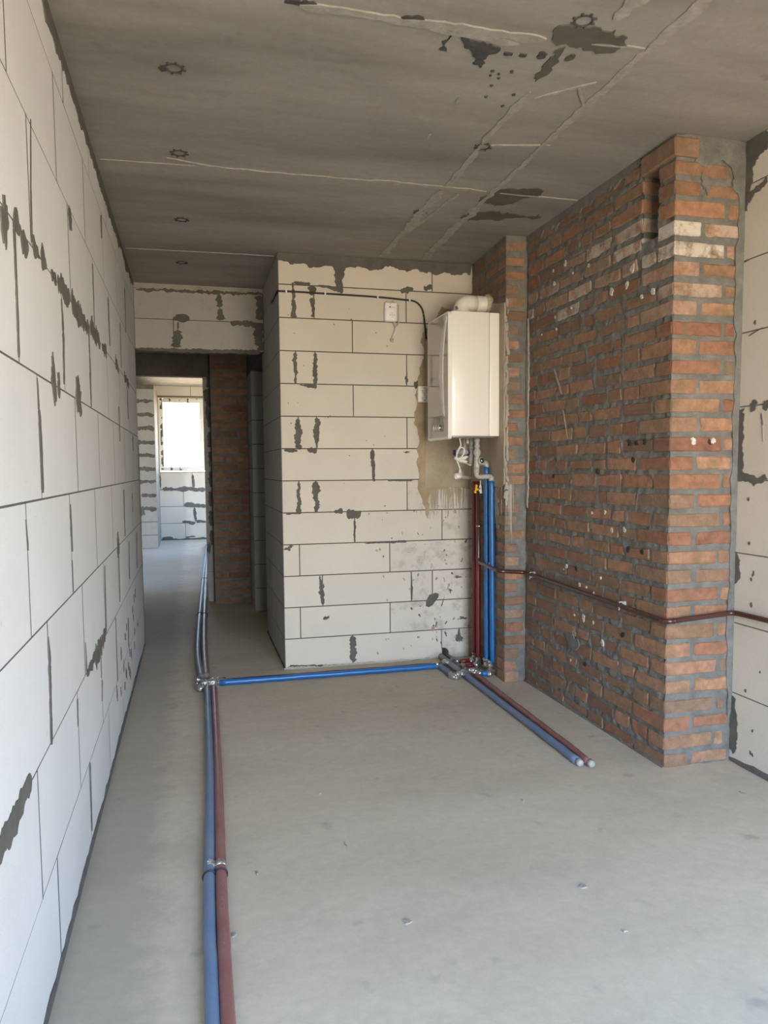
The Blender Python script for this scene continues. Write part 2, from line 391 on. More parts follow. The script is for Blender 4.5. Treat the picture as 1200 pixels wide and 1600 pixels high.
M['cap'] = plain('grey_end_cap', (0.34, 0.33, 0.305), 0.55, nz=0.12, nscale=40)
M['clip'] = plain('translucent_grey_clip', (0.36, 0.36, 0.35), 0.4, nz=0.1)
M['foam'] = plain('yellowed_foam', (0.52, 0.46, 0.32), 0.9, nz=0.25, nscale=80, bstr=0.8)
M['pvc'] = plain('window_profile_white', (0.80, 0.80, 0.80), 0.35, nz=0.02)
def film():
    m, t, b = new_mat('printed_protective_film'); b.inputs['Roughness'].default_value = 0.4
    v = coords(t, (1, 1, 1)); bt = node(t, 'ShaderNodeTexBrick'); t.links.new(v, bt.inputs['Vector'])
    bt.inputs['Scale'].default_value = 1; bt.inputs['Brick Width'].default_value = 0.16; bt.inputs['Row Height'].default_value = 0.16
    bt.inputs['Mortar Size'].default_value = 0.02; bt.inputs['Color1'].default_value = bt.inputs['Color2'].default_value = (0.70, 0.74, 0.72, 1); bt.inputs['Mortar'].default_value = (0.07, 0.08, 0.10, 1)
    t.links.new(mix(t, ramp(t, noise(t, v, 9, 2), [(0.5, g(0)), (0.54, g(1))]), (0.72, 0.76, 0.74), bt.outputs[0]), b.inputs['Base Color']); return m
M['film'] = film()
def glass():
    m = bpy.data.materials.new('window_glass'); m.use_nodes = True; t = m.node_tree; t.nodes.clear()
    o = node(t, 'ShaderNodeOutputMaterial'); mx = node(t, 'ShaderNodeMixShader'); tr = node(t, 'ShaderNodeBsdfTransparent'); gl = node(t, 'ShaderNodeBsdfGlossy'); gl.inputs['Roughness'].default_value = 0.02
    fr = node(t, 'ShaderNodeFresnel'); fr.inputs[0].default_value = 1.45; t.links.new(fr.outputs[0], mx.inputs[0])
    t.links.new(tr.outputs[0], mx.inputs[1]); t.links.new(gl.outputs[0], mx.inputs[2]); t.links.new(mx.outputs[0], o.inputs[0]); return m
M['glass'] = glass()

# ------------------------------------------------------------------ floor and ceiling
v, f = box_vf((-2.6, YREAR-0.25, -0.12), (XR+0.2, 15.0, 0.0))
floor = struct(mesh_obj('floor', v, f, M['floor']), 'bare grey-beige concrete screed floor of the room and corridor', 'floor')
FL = Frame((0, 0, 0), (1, 0, 0), (0, 0, 1), (0, 1, 0))
for (x, y, ru, rv) in ((910, 1385, 0.022, 0.013), (637, 1440, 0.02, 0.012), (365, 1462, 0.014, 0.01), (975, 1455, 0.012, 0.008), (500, 1240, 0.012, 0.008)):
    blob(FL, FL.px(x, y), ru*.6, rv*.8, M['mortar_light'], floor, 0.4, name='mortar_crumb', t=0.003, n=12)
for (x, y) in ((540, 1320), (345, 1398), (402, 1365), (330, 1168), (815, 1250), (1160, 1240)):
    blob(FL, FL.px(x, y), 0.004, 0.014, M['mortar_light'], floor, 0.5, name='mortar_crumb', t=0.004, n=10)
CL = Frame((0, 0, H), (1, 0, 0), (0, 0, -1), (0, 1, 0))
cv, cf = slab(CL, -0.3, XR+0.2, YREAR-0.25, 7.75, -0.2, 0.0)
ceil = struct(mesh_obj('ceiling', cv, cf, M['ceiling']), 'raw cast concrete ceiling slab with grouted seams', 'ceiling')
SE = M['seam']
def seam(a, b, w, jag=0.5, mat=SE, t=0.004): return strip(CL, a, b, w, w, jag, mat, ceil, t, 0.03, 'seam')
seam((0.02, 3.617), (0.42, 3.597), 0.012); seam((0.30, 3.53), (0.50, 3.585), 0.010); seam((0.40, 3.592), (0.86, 3.586), 0.022, 0.7); seam((0.86, 3.586), (1.22, 3.58), 0.012); seam((1.2, 3.585), (1.78, 3.585), 0.03, 0.7); seam((1.85, 3.585), (2.27, 3.59), 0.014)
seam((0.70, 2.31), (1.47, 2.30), 0.03, 0.6); seam((1.1, 2.33), (1.40, 2.345), 0.022, 0.8); seam((1.62, 2.285), (1.80, 2.27), 0.016)
seam((0.02, 4.99), (0.90, 4.958), 0.014, 0.5); 
seam((1.565, 2.62), (1.555, 3.05), 0.032, 0.5); seam((1.56, 3.05), (1.572, 3.56), 0.026, 0.6); seam((1.57, 3.6), (1.56, 4.8), 0.040, 0.7)
seam((1.63, 1.8), (1.62, 2.15), 0.045, 0.7); seam((1.60, 2.66), (1.76, 2.50), 0.010)
seam((1.822, 1.2), (1.818, 2.3), 0.036, 0.5); seam((1.818, 2.28), (1.806, 2.9), 0.030, 0.5); seam((1.808, 2.88), (1.815, 3.6), 0.026, 0.6); seam((1.815, 3.58), (1.83, 4.82), 0.042, 0.7)
seam((1.66, 3.65), (1.60, 4.15), 0.018, 1.0); seam((1.72, 2.55), (1.81, 2.68), 0.012); seam((1.6, 3.08), (1.84, 3.02), 0.010, 0.8)
seam((0.02, 0.9), (2.6, 0.95), 0.025)
for q in ((716, 155), (670, 212)): blob(CL, CL.px(*q), 0.006, 0.02, SE, ceil, 0.4, name='seam', n=12)
def cpoly(pts, mat, name): return patch(CL, ragged([CL.px(*p) for p in pts], .16), 0.003, mat, ceil, name)
cpoly([(866,44),(880,38),(905,42),(930,40),(962,46),(981,58),(980,70),(955,82),(930,83),(912,78),(893,72),(886,66),(868,70),(862,62)], M['wet'], 'mortar_patch')
cpoly([(884,72),(872,92),(851,118),(836,127),(835,122),(846,104),(860,88)], M['wet'], 'mortar_patch'); cpoly([(882,92),(892,84),(900,86),(896,92),(886,95)], M['wet'], 'mortar_patch')
cpoly([(750,308),(772,300),(800,294),(838,293),(850,298),(828,308),(800,318),(772,321),(766,317)], M['wet'], 'mortar_patch')
cpoly([(720,342),(735,333),(775,330),(800,333),(842,335),(846,339),(800,340),(760,342),(730,344)], M['wet'], 'mortar_patch')
for pts in ([(722,54),(735,62),(760,68),(782,74),(776,82),(764,84),(758,98),(750,105),(744,92),(738,80),(724,66)], [(788,80),(802,82),(800,86),(786,84)], [(812,82),(824,84),(822,88),(810,87)], [(845,80),(856,84),(846,91),(838,88)], [(690,64),(712,42),(716,46),(698,80),(688,78)], [(445,0),(470,3),(510,8),(508,12),(470,8),(444,3)], [(620,30),(680,36),(690,42),(640,36)]):
    cpoly(pts, M['soot'], 'bitumen_dab')
for (x, y) in ((770,110),(766,118),(779,115),(779,122),(768,133),(800,111),(759,150),(803,147),(785,165)): blob(CL, CL.px(x, y), 0.006, 0.008, M['soot'], ceil, 0.3, name='bitumen_dab', n=9)
for (x, y) in ((540, 92), (905, 128), (820, 105)): pass
# plastic formwork spacers cast into the slab: black toothed rings
def spacer(x, y):
    o3 = (x, y, H); mb = MB(); R = 0.027
    ring = [(x+R*math.cos(a), y+R*math.sin(a), H-0.001) for a in np.linspace(0, 2*math.pi, 25)]
    mb.add(*tube_vf(ring, 0.0035, 6, False))
    for k in range(8):
        a = 2*math.pi*k/8+0.2; mb.add(*tube_vf([(x+r*math.cos(a), y+r*math.sin(a), H-0.001) for r in (R, R+0.012)], 0.0045, 6))
    o = mb.build('spacer_ring', M['soot'], ceil)
    return o
for (x, y) in ((0.344,2.76),(0.351,3.47),(0.352,4.364),(0.343,5.247),(1.535,2.18),(1.575,3.101),(1.557,3.945)): spacer(x, y)
for (x, y) in ((0.31, 2.765), ): blob(CL, (x, y), 0.012, 0.018, M['soot'], ceil, 0.4, name='bitumen_dab')

# ------------------------------------------------------------------ block walls
def block_wall(wall, fr, zs, joints, u0, u1, mat, gap=0.0052, depth=0.04, skip=None):
    """one child object for each aerated block; joints[r] = list of u where blocks meet in row r (row r lies between zs[r] and zs[r+1])"""
    for r in range(len(zs)-1):
        us = [u0]+sorted(u for u in joints[r] if u0+0.02 < u < u1-0.02)+[u1]; g2 = gap/2
        for a, b in zip(us[:-1], us[1:]):
            if skip and skip(r, a, b): continue
            d = random.uniform(0.0, 0.0006)
            v_, f_ = chamfer_in(fr, a+g2, b-g2, zs[r]+g2, zs[r+1]-g2, -depth, d, 0.0006, 0.0003)
            mm = mat(r, a, b) if callable(mat) else mat
            mesh_obj('block', v_, f_, mm, wall)
def bond(u0, L, off, u1): return [u for u in np.arange(off-40*L, u1, L) if u > u0]
# --- left wall
LW = Frame((0, 0, 0), (0, 1, 0), (1, 0, 0)); YL1 = 5.885
zl = [0.0]+[2.4557-i*0.3096 for i in range(7, -1, -1)]+[H]
v, f = slab(LW, YREAR-0.25, YL1, -0.05, H+0.05, -0.16, -0.0006)
wl = struct(mesh_obj('wall_left', v, f, M['mortar']), 'long white aerated-block wall along the left side', 'wall')
jl = [bond(YREAR, 0.646, 2.08 if r % 2 == 0 else 1.88, YL1) for r in range(9)]
block_wall(wl, LW, zl, jl, YREAR, YL1, M['block_white'])
JV = MB()
for r in range(9):
    for u in jl[r]: JV.add([LW.p(u-.0032, zl[r], .0012), LW.p(u+.0032, zl[r], .0012), LW.p(u+.0032, zl[r+1], .0012), LW.p(u-.0032, zl[r+1], .0012)], [(0, 1, 2, 3)])
JV.build('mortar_joints', M['mortar'], wl)
def ls(x0, y0, x1, y1, w0, w1=None, jag=0.45, **k): strip(LW, LW.px(x0, y0), LW.px(x1, y1), w0, w1 if w1 is not None else w0, jag, M['mortar'], wl, **k)
def lb(x, y, ru, rv, rot=0.0, jag=0.3): blob(LW, LW.px(x, y), ru, rv, M['mortar'], wl, jag, rot)
lb(5, 340, 0.03, 0.05); 
for q in ((20,342,43,386,.055,.04),(50,380,62,404,.035,.03),(63,393,72,418,.05,.02),(79,424,87,442,.035,.025),(89,440,108,462,.05,.045),(111,470,126,494,.05,.06),(122,497,139,516,.055,.045),(140,508,156,540,.06,.05),(159,540,166,556,.04,.045),(180,564,185,580,.045,.035),(194,588,201,602,.05,.03)): ls(*q, jag=0.8)
lb(82, 592, 0.028, 0.06, 0.1, 0.35); lb(91, 600, 0.02, 0.035, 0.2, 0.35); lb(122, 620, 0.05, 0.06, -0.3, 0.3); lb(184, 852, 0.045, 0.045)
for q in ((21,357,25,470,.016,.012),(24,440,28,558,.012,.016),(95,466,98,520,.012,.034),(98,520,99,600,.036,.018),(138,518,141,590,.02,.024),(140,580,142,636,.028,.014),(47,186,47,300,.006,.01),(47,290,49,378,.012,.014),(57,590,60,640,.006,.022),(60,640,66,770,.022,.020),(144,412,147,510,.022,.012),(168,465,171,540,.026,.012),(157,336,158,372,.025,.015),(74,996,77,1040,.012,.026),(76,1036,80,1163,.028,.020),(163,884,165,990,.012,.034),(133,1004,135,1052,.006,.02),(109,788,112,862,.008,.014),(112,875,114,925,.010,.006),(120,1092,121,1135,.014,.01),(157,1015,158,1060,.012,.02),(159,1062,159,1096,.02,.012),(140,1192,143,1298,.014,.012),(200,965,201,1012,.045,.03),(180,965,183,1065,.012,.01),(185,635,187,690,.02,.012),(187,505,189,575,.018,.008),(194,450,196,520,.02,.006),(193,765,195,838,.022,.012),(198,600,200,655,.02,.02),(207,680,208,705,.035,.02),(206,770,207,800,.025,.01),(201,845,202,905,.025,.03),(213,832,214,888,.02,.02),(185,868,187,940,.022,.012),(39,812,43,860,.006,.012)): ls(*q, jag=0.3)
lb(108, 343, 0.035, 0.035, 0, 0.3)
ls(135, 1054, 150, 1022, .02, .055, 0.7); ls(148, 1026, 164, 990, .06, .05, 0.8); ls(17, 1290, 48, 1216, .055, .04, 0.4); ls(-20, 1370, 20, 1283, .05, .055, 0.4)
for (x, y) in ((207, 940), (197, 985), (190, 1030), (206, 1010), (200, 1050), (212, 975), (195, 1060), (186, 1085)):
    for _ in range(3): lb(x+random.uniform(-4, 4), y+random.uniform(-14, 14), 0.012, 0.022, 0, 0.4)
rnd0 = random.getstate()
strip(LW, (1.0, 2.605), (YL1, 2.605), 0.075, 0.07, 0.55, M['mortar'], wl, 0.004, 0.03)
strip(LW, (YREAR, 0.010), (YL1, 0.008), 0.035, 0.03, 0.5, M['mortar'], wl, 0.004, 0.03)
strip(LW, (YL1-0.012, 0.02), (YL1-0.012, 1.5), 0.03, 0.03, 0.4, M['mortar'], wl, 0.004, 0.03)
# --- boiler wall (the block-built core facing the camera)
BW = Frame((0, YB, 0), (1, 0, 0), (0, -1, 0)); XB1 = 2.19
zb = [0.0]+[2.4309-i*0.203 for i in range(11, -1, -1)]+[H]
jb = [[1.361,1.975],[1.02,1.616],[1.166,1.763,1.911],[1.021,1.617],[1.383,1.98],[1.025,1.132,1.738],[1.506],[1.028,1.144,1.740],[1.383,1.99],[1.017,1.14,1.74],[1.382,1.985],[1.006,1.138,1.739],[1.306,1.916]]
HC = BW.px(692.5, 1021); HR = 0.041           # the pipe hole through the wall
hx0, hx1, hz0, hz1 = HC[0]-0.06, HC[0]+0.06, max(0.0, HC[1]-0.06), HC[1]+0.06
mb = MB()
for (a, b, c, d) in ((XB+0.0045, hx0, -0.05, H+0.05), (hx1, XB1+0.3, -0.05, H+0.05), (hx0, hx1, hz1, H+0.05)): mb.add(*slab(BW, a, b, c, d, -0.2, -0.0006))
wb = struct(mb.build('wall_back', M['mortar']), 'cream aerated-block wall behind the boiler', 'wall')
dirty = lambda r, a, b: M['block_dirty'] if (a > 1.55 and r < 4) or (a > 1.7 and r < 6) else M['block']
hr = [r for r in range(len(zb)-1) if zb[r] < HC[1] < zb[r+1]][0]
block_wall(wb, BW, zb, jb, XB, XB1+0.05, dirty, gap=0.0068, skip=lambda r, a, b: r == hr and a < HC[0] < b)
def holed_block():
    us = [XB]+jb[hr]+[XB1+0.05]; a = max(u for u in us if u < HC[0])+0.002; b = min(u for u in us if u > HC[0])-0.002
    z0, z1 = zb[hr]+0.002, zb[hr+1]-0.002; n = 20; mb = MB(); V = []; F = []
    ang = [2*math.pi*k/n for k in range(n)]
    def outer(t):
        c, s = math.cos(t), math.sin(t); ks = []
        if c > 1e-6: ks.append((b-HC[0])/c)
        if c < -1e-6: ks.append((a-HC[0])/c)
        if s > 1e-6: ks.append((z1-HC[1])/s)
        if s < -1e-6: ks.append((z0-HC[1])/s)
        k = min(ks); return (HC[0]+c*k, HC[1]+s*k)
    cs = sorted(ang+[math.atan2(y-HC[1], x-HC[0]) % (2*math.pi) for x in (a, b) for y in (z0, z1)])
    I = [(HC[0]+HR*math.cos(t), HC[1]+HR*0.98*math.sin(t)) for t in cs]; O = [outer(t) for t in cs]; m = len(cs)
    V = [BW.p(*q, 0) for q in I]+[BW.p(*q, 0) for q in O]+[BW.p(*q, -0.19) for q in I]+[BW.p(*q, -0.19) for q in O]
    for i in range(m):
        j = (i+1) % m; F += [(i, m+i, m+j, j), (2*m+i, i, j, 2*m+j), (m+i, 3*m+i, 3*m+j, m+j)]
    return mesh_obj('block', V, BW.fix(F), M['block_dirty'], wb)
holed_block()
def bp(x, y): return BW.px(x, y)
c6 = lambda x, y: bp(420+x/3.3333, 380+y/3.3333)
c7 = lambda x, y: bp(420+x/3.3333, 700+y/3.3333)
def bs(a, b, w0, w1=None, jag=0.5, mat=None, **k): strip(BW, a, b, w0, w1 if w1 is not None else w0, jag, mat or M['mortar'], wb, step=0.008, **k)
# dark band of mortar under the ceiling, ragged lower edge
top = [(XB, H)]; x = XB+0.002
edge = [c6(*q) for q in ((48,90),(80,95),(120,112),(180,105),(240,125),(300,118),(330,120),(345,150),(350,230),(385,235),(390,150),(400,130),(440,128),(480,125),(540,142),(600,128),(640,122),(680,140),(720,150),(780,140),(850,160),(900,158),(960,165),(1010,160),(1050,165))]
poly = [(XB+0.002, H)]+[tuple(q) for q in edge]+[(XB1, H)]
patch(BW, poly[:1]+ragged(poly[1:-1], .12)[:-1]+poly[-2:], 0.004, M['mortar'], wb)
for (a, b, w0, w1) in (((125,205),(127,290),.018,.02),((127,290),(128,388),.022,.035),((228,225),(225,272),.055,.03),((225,285),(228,385),.028,.03),((255,222),(330,232),.012,.02),((300,228),(388,246),.015,.03),((130,205),(215,212),.02,.015),((685,248),(752,238),.03,.03),((808,240),(850,225),.025,.05),((137,570),(140,735),.030,.018),((242,572),(240,660),.022,.034),((240,655),(240,735),.036,.022),((160,738),(250,748),.006,.034),((718,660),(716,735),.008,.012),((150,915),(155,1000),.026,.040),((155,990),(160,1075),.044,.030),((250,910),(248,1000),.030,.036),((248,990),(250,1070),.03,.006),((540,1075),(540,1132),.022,.024),((80,1078),(150,1080),.02,.02),((205,1078),(250,1084),.03,.03),((755,738),(805,732),.045,.03)):
    bs(c6(*a), c6(*b), w0, w1)
blob(BW, c6(716, 706), 0.012, 0.022, M['mortar'], wb, 0.3); blob(BW, c6(715, 1088), 0.018, 0.008, M['mortar'], wb, 0.3)
for (a, b, w0, w1) in (((540,10),(540,60),.024,.020),((540,60),(547,175),.024,.020),((155,180),(160,345),.020,.034),((245,175),(250,335),.036,.036),((340,332),(385,330),.02,.03),((405,335),(478,350),.05,.045),((447,375),(448,490),.012,.010),((620,170),(750,170),.008,.010),((632,492),(720,484),.018,.012),((500,497),(630,490),.006,.010),((265,665),(275,740),.008,.035),((275,735),(283,815),.036,.018),((435,980),(437,1060),.035,.040),((437,1050),(440,1115),.042,.040),((742,645),(745,790),.006,.010),((745,715),(745,770),.012,.012),((100,1142),(360,1132),.02,.015),((90,345),(160,340),.015,.006),((200,5),(250,12),.025,.03)):
    bs(c7(*a), c7(*b), w0, w1)
patch(BW, [c7(*q) for q in ((818,800),(835,765),(870,753),(886,760),(884,775),(850,820),(832,830),(818,822))], 0.004, M['mortar'], wb)
bs(c7(80, 1150), c7(1045, 1095), .018, .03, 0.6, M['floor'], t=0.006)
# small dabs, splashes and stains scattered over the lower right of the wall
for _ in range(90):
    u = 1.45+0.72*random.random()**0.6; z = 0.05+1.0*random.random()
    if abs(u-HC[0]) < 0.06 and abs(z-HC[1]) < 0.06: continue
    blob(BW, (u, z), random.uniform(.0025, .008), random.uniform(.003, .014), random.choice((M['mortar'], M['plaster_edge'], M['mortar_light'])), wb, 0.4, random.uniform(-.6, .6), 0.0015, 9)
for _ in range(26): blob(BW, (random.uniform(0.95, 1.9), random.uniform(1.1, 2.4)), random.uniform(.002, .005), random.uniform(.002, .006), M['mortar'], wb, 0.4, 0, 0.0015, 8)
for (x, y, ru, rv) in ((905,803,.004,.03),(872,918,.005,.018),(990,990,.02,.04),(640,470,.004,.006),(98,525,.02,.014),(118,512,.014,.008),(285,795,.008,.008),(300,888,.014,.012),(945,740,.015,.01),(985,670,.03,.008),(1010,885,.03,.01)): blob(BW, c7(x, y), ru, rv, M['mortar'], wb, 0.5, -0.3 if ru < .006 else 0)
# plastered patch behind the boiler with drips under it
PE, PL = M['plaster_edge'], M['plaster']
pl_out = [c6(*q) for q in ((800,470),(790,520),(812,560),(790,640),(775,720),(760,790),(772,840),(757,880),(755,940),(775,980),(785,1030),(775,1090),(770,1133))]+[c7(*q) for q in ((770,80),(782,150),(775,205),(800,270),(815,330),(828,368),(838,320),(835,250),(850,215),(1046,215))]+[(XB1, 2.28), c6(900, 330), c6(860, 400)]
patch(BW, ragged(pl_out, .08), 0.003, PE, wb, 'plaster_patch')
patch(BW, [c6(812, 470), c6(815, 1133), c7(808, 150), c7(812, 205), c7(1045, 205), (XB1, 2.25), c6(880, 380)], 0.007, PL, wb, 'plaster_patch')
for i in range(60):
    u = c7(835+random.random()*195, 0)[0]; z0 = c7(900, 215)[1]; L = random.uniform(0.02, 0.20)
    strip(BW, (u, z0+0.01), (u+random.uniform(-.006, .006), z0-L), random.uniform(.003, .011), .0015, 0.35, random.choice((PE, PE, PL, M['mortar_light'])), wb, 0.002, 0.012, 'plaster_drip')
# --- side of the core along the corridor
CS = Frame((XB, 0, 0), (0, 1, 0), (-1, 0, 0)); YC1 = 6.06
v, f = slab(CS, YB+0.0045, YC1, -0.05, H+0.05, -0.12, -0.0006)
wc = struct(mesh_obj('wall_corridor', v, f, M['mortar']), 'shaded side of the block-built core along the corridor', 'wall')
jc = [[YB+0.2+0.6*k+(0.28 if r % 2 else 0) for k in range(3)]+([YB+0.36] if r % 3 == 0 else []) for r in range(13)]
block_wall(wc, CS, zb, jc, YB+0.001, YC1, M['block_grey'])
strip(CS, (YB+.005, 0.006), (YC1, 0.006), .02, .02, .4, M['mortar'], wc, .004, .03)
# --- right wall beyond the chimney
RW = Frame((XR, 0, 0), (0, 1, 0), (-1, 0, 0))
zr = [0.0, 0.306, 0.613, 0.917, 1.228, 1.536, 1.842, 2.138, 2.44, H]
v, f = slab(RW, YREAR-0.25, YB+0.2, -0.05, H+0.05, -0.15, -0.0006)
wr = struct(mesh_obj('wall_right', v, f, M['mortar']), 'cream aerated-block wall right of the chimney', 'wall')
block_wall(wr, RW, zr, [bond(YREAR, 0.62, 2.85 if r % 2 else 2.38, YC) for r in range(9)], YREAR, YC+0.1, M['block'])
rp_ = lambda x, y: RW.px(x, y)
def rpoly(pts, mat=None): patch(RW, ragged([rp_(*q) for q in pts]), 0.003, mat or M['mortar'], wr)
rpoly([(1168,222),(1200,205),(1200,232),(1182,250),(1178,272),(1172,300),(1168,330),(1165,330)])
rpoly([(1168,302),(1182,290),(1200,276),(1200,284),(1184,300),(1172,318)])
rpoly([(1156,640),(1164,636),(1163,668),(1161,700),(1160,735),(1172,742),(1196,741),(1200,748),(1192,755),(1178,760),(1170,752),(1154,752)])
blob(RW, rp_(1178, 633), 0.02, 0.022, M['mortar'], wr, 0.2); blob(RW, rp_(1198, 632), 0.02, 0.02, M['mortar'], wr, 0.2); strip(RW, rp_(1190, 645), rp_(1192, 665), .008, .006, .4, M['mortar'], wr); strip(RW, rp_(1192, 665), rp_(1193, 690), .005, .002, .3, M['mortar_light'], wr)
rpoly([(1148,862),(1153,866),(1155,885),(1152,910),(1147,918),(1146,890)])
rpoly([(1143,1085),(1150,1092),(1152,1120),(1153,1145),(1150,1172),(1145,1178),(1140,1170)])
strip(RW, (YREAR, 0.012), (YC, 0.012), .035, .035, .4, M['mortar'], wr, .005, .03)
for (x, y) in ((1171,850),(1178,895),(1177,898),(1174,905),(1174,945),(1188,1050),(1165,1079),(1176,1142),(1173,1176),(1176,1180),(1180,505),(1170,780)): blob(RW, rp_(x, y), .006, .009, M['mortar'], wr, .4, 0, .0015, 9)
strip(RW, rp_(1170, 525), rp_(1192, 512), .006, .002, .5, M['mortar'], wr); strip(RW, rp_(1163, 410), rp_(1172, 405), .008, .01, .5, M['mortar'], wr)

# ------------------------------------------------------------------ brickwork
ZK = lambda k: -0.002+0.0795*k        # bottom of course k
BH = 0.0605
def mortar_bed(name, fr, u0, u1, v0, v1, cells, seed, parent=None, res=0.0075, hole=None, amp=1.0):
    nu, nv = int((u1-u0)/res)+1, int((v1-v0)/res)+1
    U, Vv = np.meshgrid(np.linspace(u0, u1, nu), np.linspace(v0, v1, nv), indexing='ij')
    Sd = np.full(U.shape, -0.02)
    for (a, b, c, d) in cells:
        i0, i1 = np.searchsorted(U[:, 0], (a-.03, b+.03)); j0, j1 = np.searchsorted(Vv[0], (c-.03, d+.03))
        s = np.minimum(np.minimum(U-a, b-U)[i0:i1, j0:j1], np.minimum(Vv-c, d-Vv)[i0:i1, j0:j1])
        Sd[i0:i1, j0:j1] = np.maximum(Sd[i0:i1, j0:j1], s)
    n = 0.6*vnoise(U, Vv, 0.03, seed)+0.4*vnoise(U, Vv, 0.012, seed+1)
    D = np.where(Sd < 0, -0.0022+np.clip(Sd, -0.008, 0)*0.10, -0.0022-Sd*0.55)+n*0.0046*amp+0.0022*vnoise(U, Vv, 0.25, seed+2)
    D = np.clip(D, -0.016, 0.004)
    P = fr.O+U[..., None]*fr.U+Vv[..., None]*fr.V+D[..., None]*fr.N
    F = []
    for i in range(nu-1):
        for j in range(nv-1):
            if hole and hole[0] < U[i, j] < hole[1] and hole[2] < Vv[i, j] < hole[3]: continue
            k = i*nv+j; F.append((k, k+nv, k+nv+1, k+1))
    return P.reshape(-1, 3), fr.fix(F)
def brick_vf(fr, a, b, c, d, dep=0.10, jit=0.004, ch=None):
    pr = random.uniform(-0.003, 0.0014); t = random.uniform(-0.003, 0.003)
    v, f = chamfer_vf((a, c+t*0.5, -dep), (b, d+t*0.5, pr), ch or random.uniform(0.004, 0.009), jit)
    return fr.map(v), fr.fix(f)
def add_brick(fr, a, b, c, d, parent, lime=0.0, dull=0.0, **k):
    v, f = brick_vf(fr, a, b, c, d, **k); o = mesh_obj('brick', v, f, M['brick'], parent)
    o['lime'] = float(lime); o['dull'] = float(dull); return o
def voids(br, fr, us, v, mat, ru=0.010, rv=0.015):
    for u in us:
        n = 10; P = [(u+ru*random.uniform(.8, 1.15)*math.cos(2*math.pi*i/n), v+rv*random.uniform(.85, 1.1)*math.sin(2*math.pi*i/n)) for i in range(n)]
        patch(fr, P, 0.0012, mat, br, 'core_hole', 0.0032)
# --- chimney: front face (towards the camera) and long side face (towards the room)
CF = Frame((XC, YC, 0), (1, 0, 0), (0, -1, 0)); CX = Frame((XC, YC, 0), (0, 1, 0), (-1, 0, 0))
WF, WS = XR-XC, YIN-YC
mb = MB(); NK = 33
vent = (0.115, 0.235, ZK(28)+0.03, ZK(31)+0.075)
mb.add(*box_vf((XC+0.012, YC+0.012, -0.02), (XR+0.1, YC+vent[0]-0.004, H)))
mb.add(*box_vf((XC+0.012, YC+vent[1]+0.004, -0.02), (XR+0.1, YB+0.1, H)))
mb.add(*box_vf((XC+0.012, YC+vent[0]-0.004, -0.02), (XR+0.1, YC+vent[1]+0.004, vent[2])))
mb.add(*box_vf((XC+0.012, YC+vent[0]-0.004, vent[3]), (XR+0.1, YC+vent[1]+0.004, H)))
mb.add(*box_vf((XC+0.17, YC+vent[0]-0.004, vent[2]), (XR+0.1, YC+vent[1]+0.004, vent[3])))
ch = struct(mb.build('wall_chimney', M['mortar_brick']), 'red brick chimney breast with grey mortar and a vent opening at its top', 'brick chimney')
side_cells, front_cells = [], []
for k in range(NK):
    z0 = ZK(k)+random.uniform(-.002, .002); z1 = min(z0+BH+random.uniform(-.004, .003), H-0.004)
    A = k % 2 == 0; g0 = 0.018
    lime_row = {28: 1.0, 27: 0.9, 26: 0.3, 25: 0.4, 24: 0.2}.get(k, 0.0)
    fb = random.uniform(0.112, 0.124) if A else random.uniform(0.232, 0.25)
    sb = random.uniform(0.225, 0.245) if A else random.uniform(0.108, 0.12)
    in_vent = vent[2]-0.01 < (z0+z1)/2 < vent[3]
    if in_vent: sb = vent[0]-0.002
    # corner brick shows on both faces
    v, f = chamfer_vf((XC+random.uniform(-.003, .001), YC+random.uniform(-.003, .001), z0), (XC+fb, YC+sb, z1), random.uniform(.003, .006), .004)
    o = mesh_obj('brick', v, f, M['brick'], ch); o['lime'] = lime_row if k != 28 else 1.0; o['dull'] = 0.0
    front_cells.append((0, fb, z0, z1)); side_cells.append((0, sb, z0, z1))
    # front face
    u = fb+random.uniform(.012, .02)
    while u < WF-0.02:
        L = random.uniform(0.16, 0.24) if A else random.uniform(.04, .07)
        e = min(u+L, WF-random.uniform(0.004, 0.02))
        br = add_brick(CF, u, e, z0, z1, ch, lime_row*0.5 if k in (27, 28) else 0, 0.5 if random.random() < .12 else 0); front_cells.append((u, e, z0, z1))
        u = e+random.uniform(.014, .022)
    # side face
    u = sb+g0
    if in_vent: u = vent[1]
    while u < WS-0.03:
        r = random.random(); L = random.uniform(.225, .252) if r < .62 else (random.uniform(.11, .125) if r < .88 else random.uniform(.06, .19))
        e = u+L
        if WS-e < 0.06: e = WS-0.006
        zc = (z0+z1)/2; near = 1-u/WS
        lim = 0.0
        band = 2.16+0.10*near
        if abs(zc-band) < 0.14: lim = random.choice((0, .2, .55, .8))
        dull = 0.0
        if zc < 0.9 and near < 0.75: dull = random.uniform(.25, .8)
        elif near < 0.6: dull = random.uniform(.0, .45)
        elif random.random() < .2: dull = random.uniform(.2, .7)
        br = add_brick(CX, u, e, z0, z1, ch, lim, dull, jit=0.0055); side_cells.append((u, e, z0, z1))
        u = e+random.uniform(.014, .024)
V1, F1 = mortar_bed('m', CX, 0.0, WS, -0.02, H, side_cells, 11, hole=(vent[0]-0.006, vent[1]-0.002, vent[2]-0.006, vent[3]-0.002), amp=1.7)
o = mesh_obj('mortar_joints', V1, F1, M['mortar_brick'], ch, True)
V1, F1 = mortar_bed('m', CF, 0.0, WF, -0.02, H, front_cells, 23, amp=1.4)
o = mesh_obj('mortar_joints', V1, F1, M['mortar_brick'], ch, True)
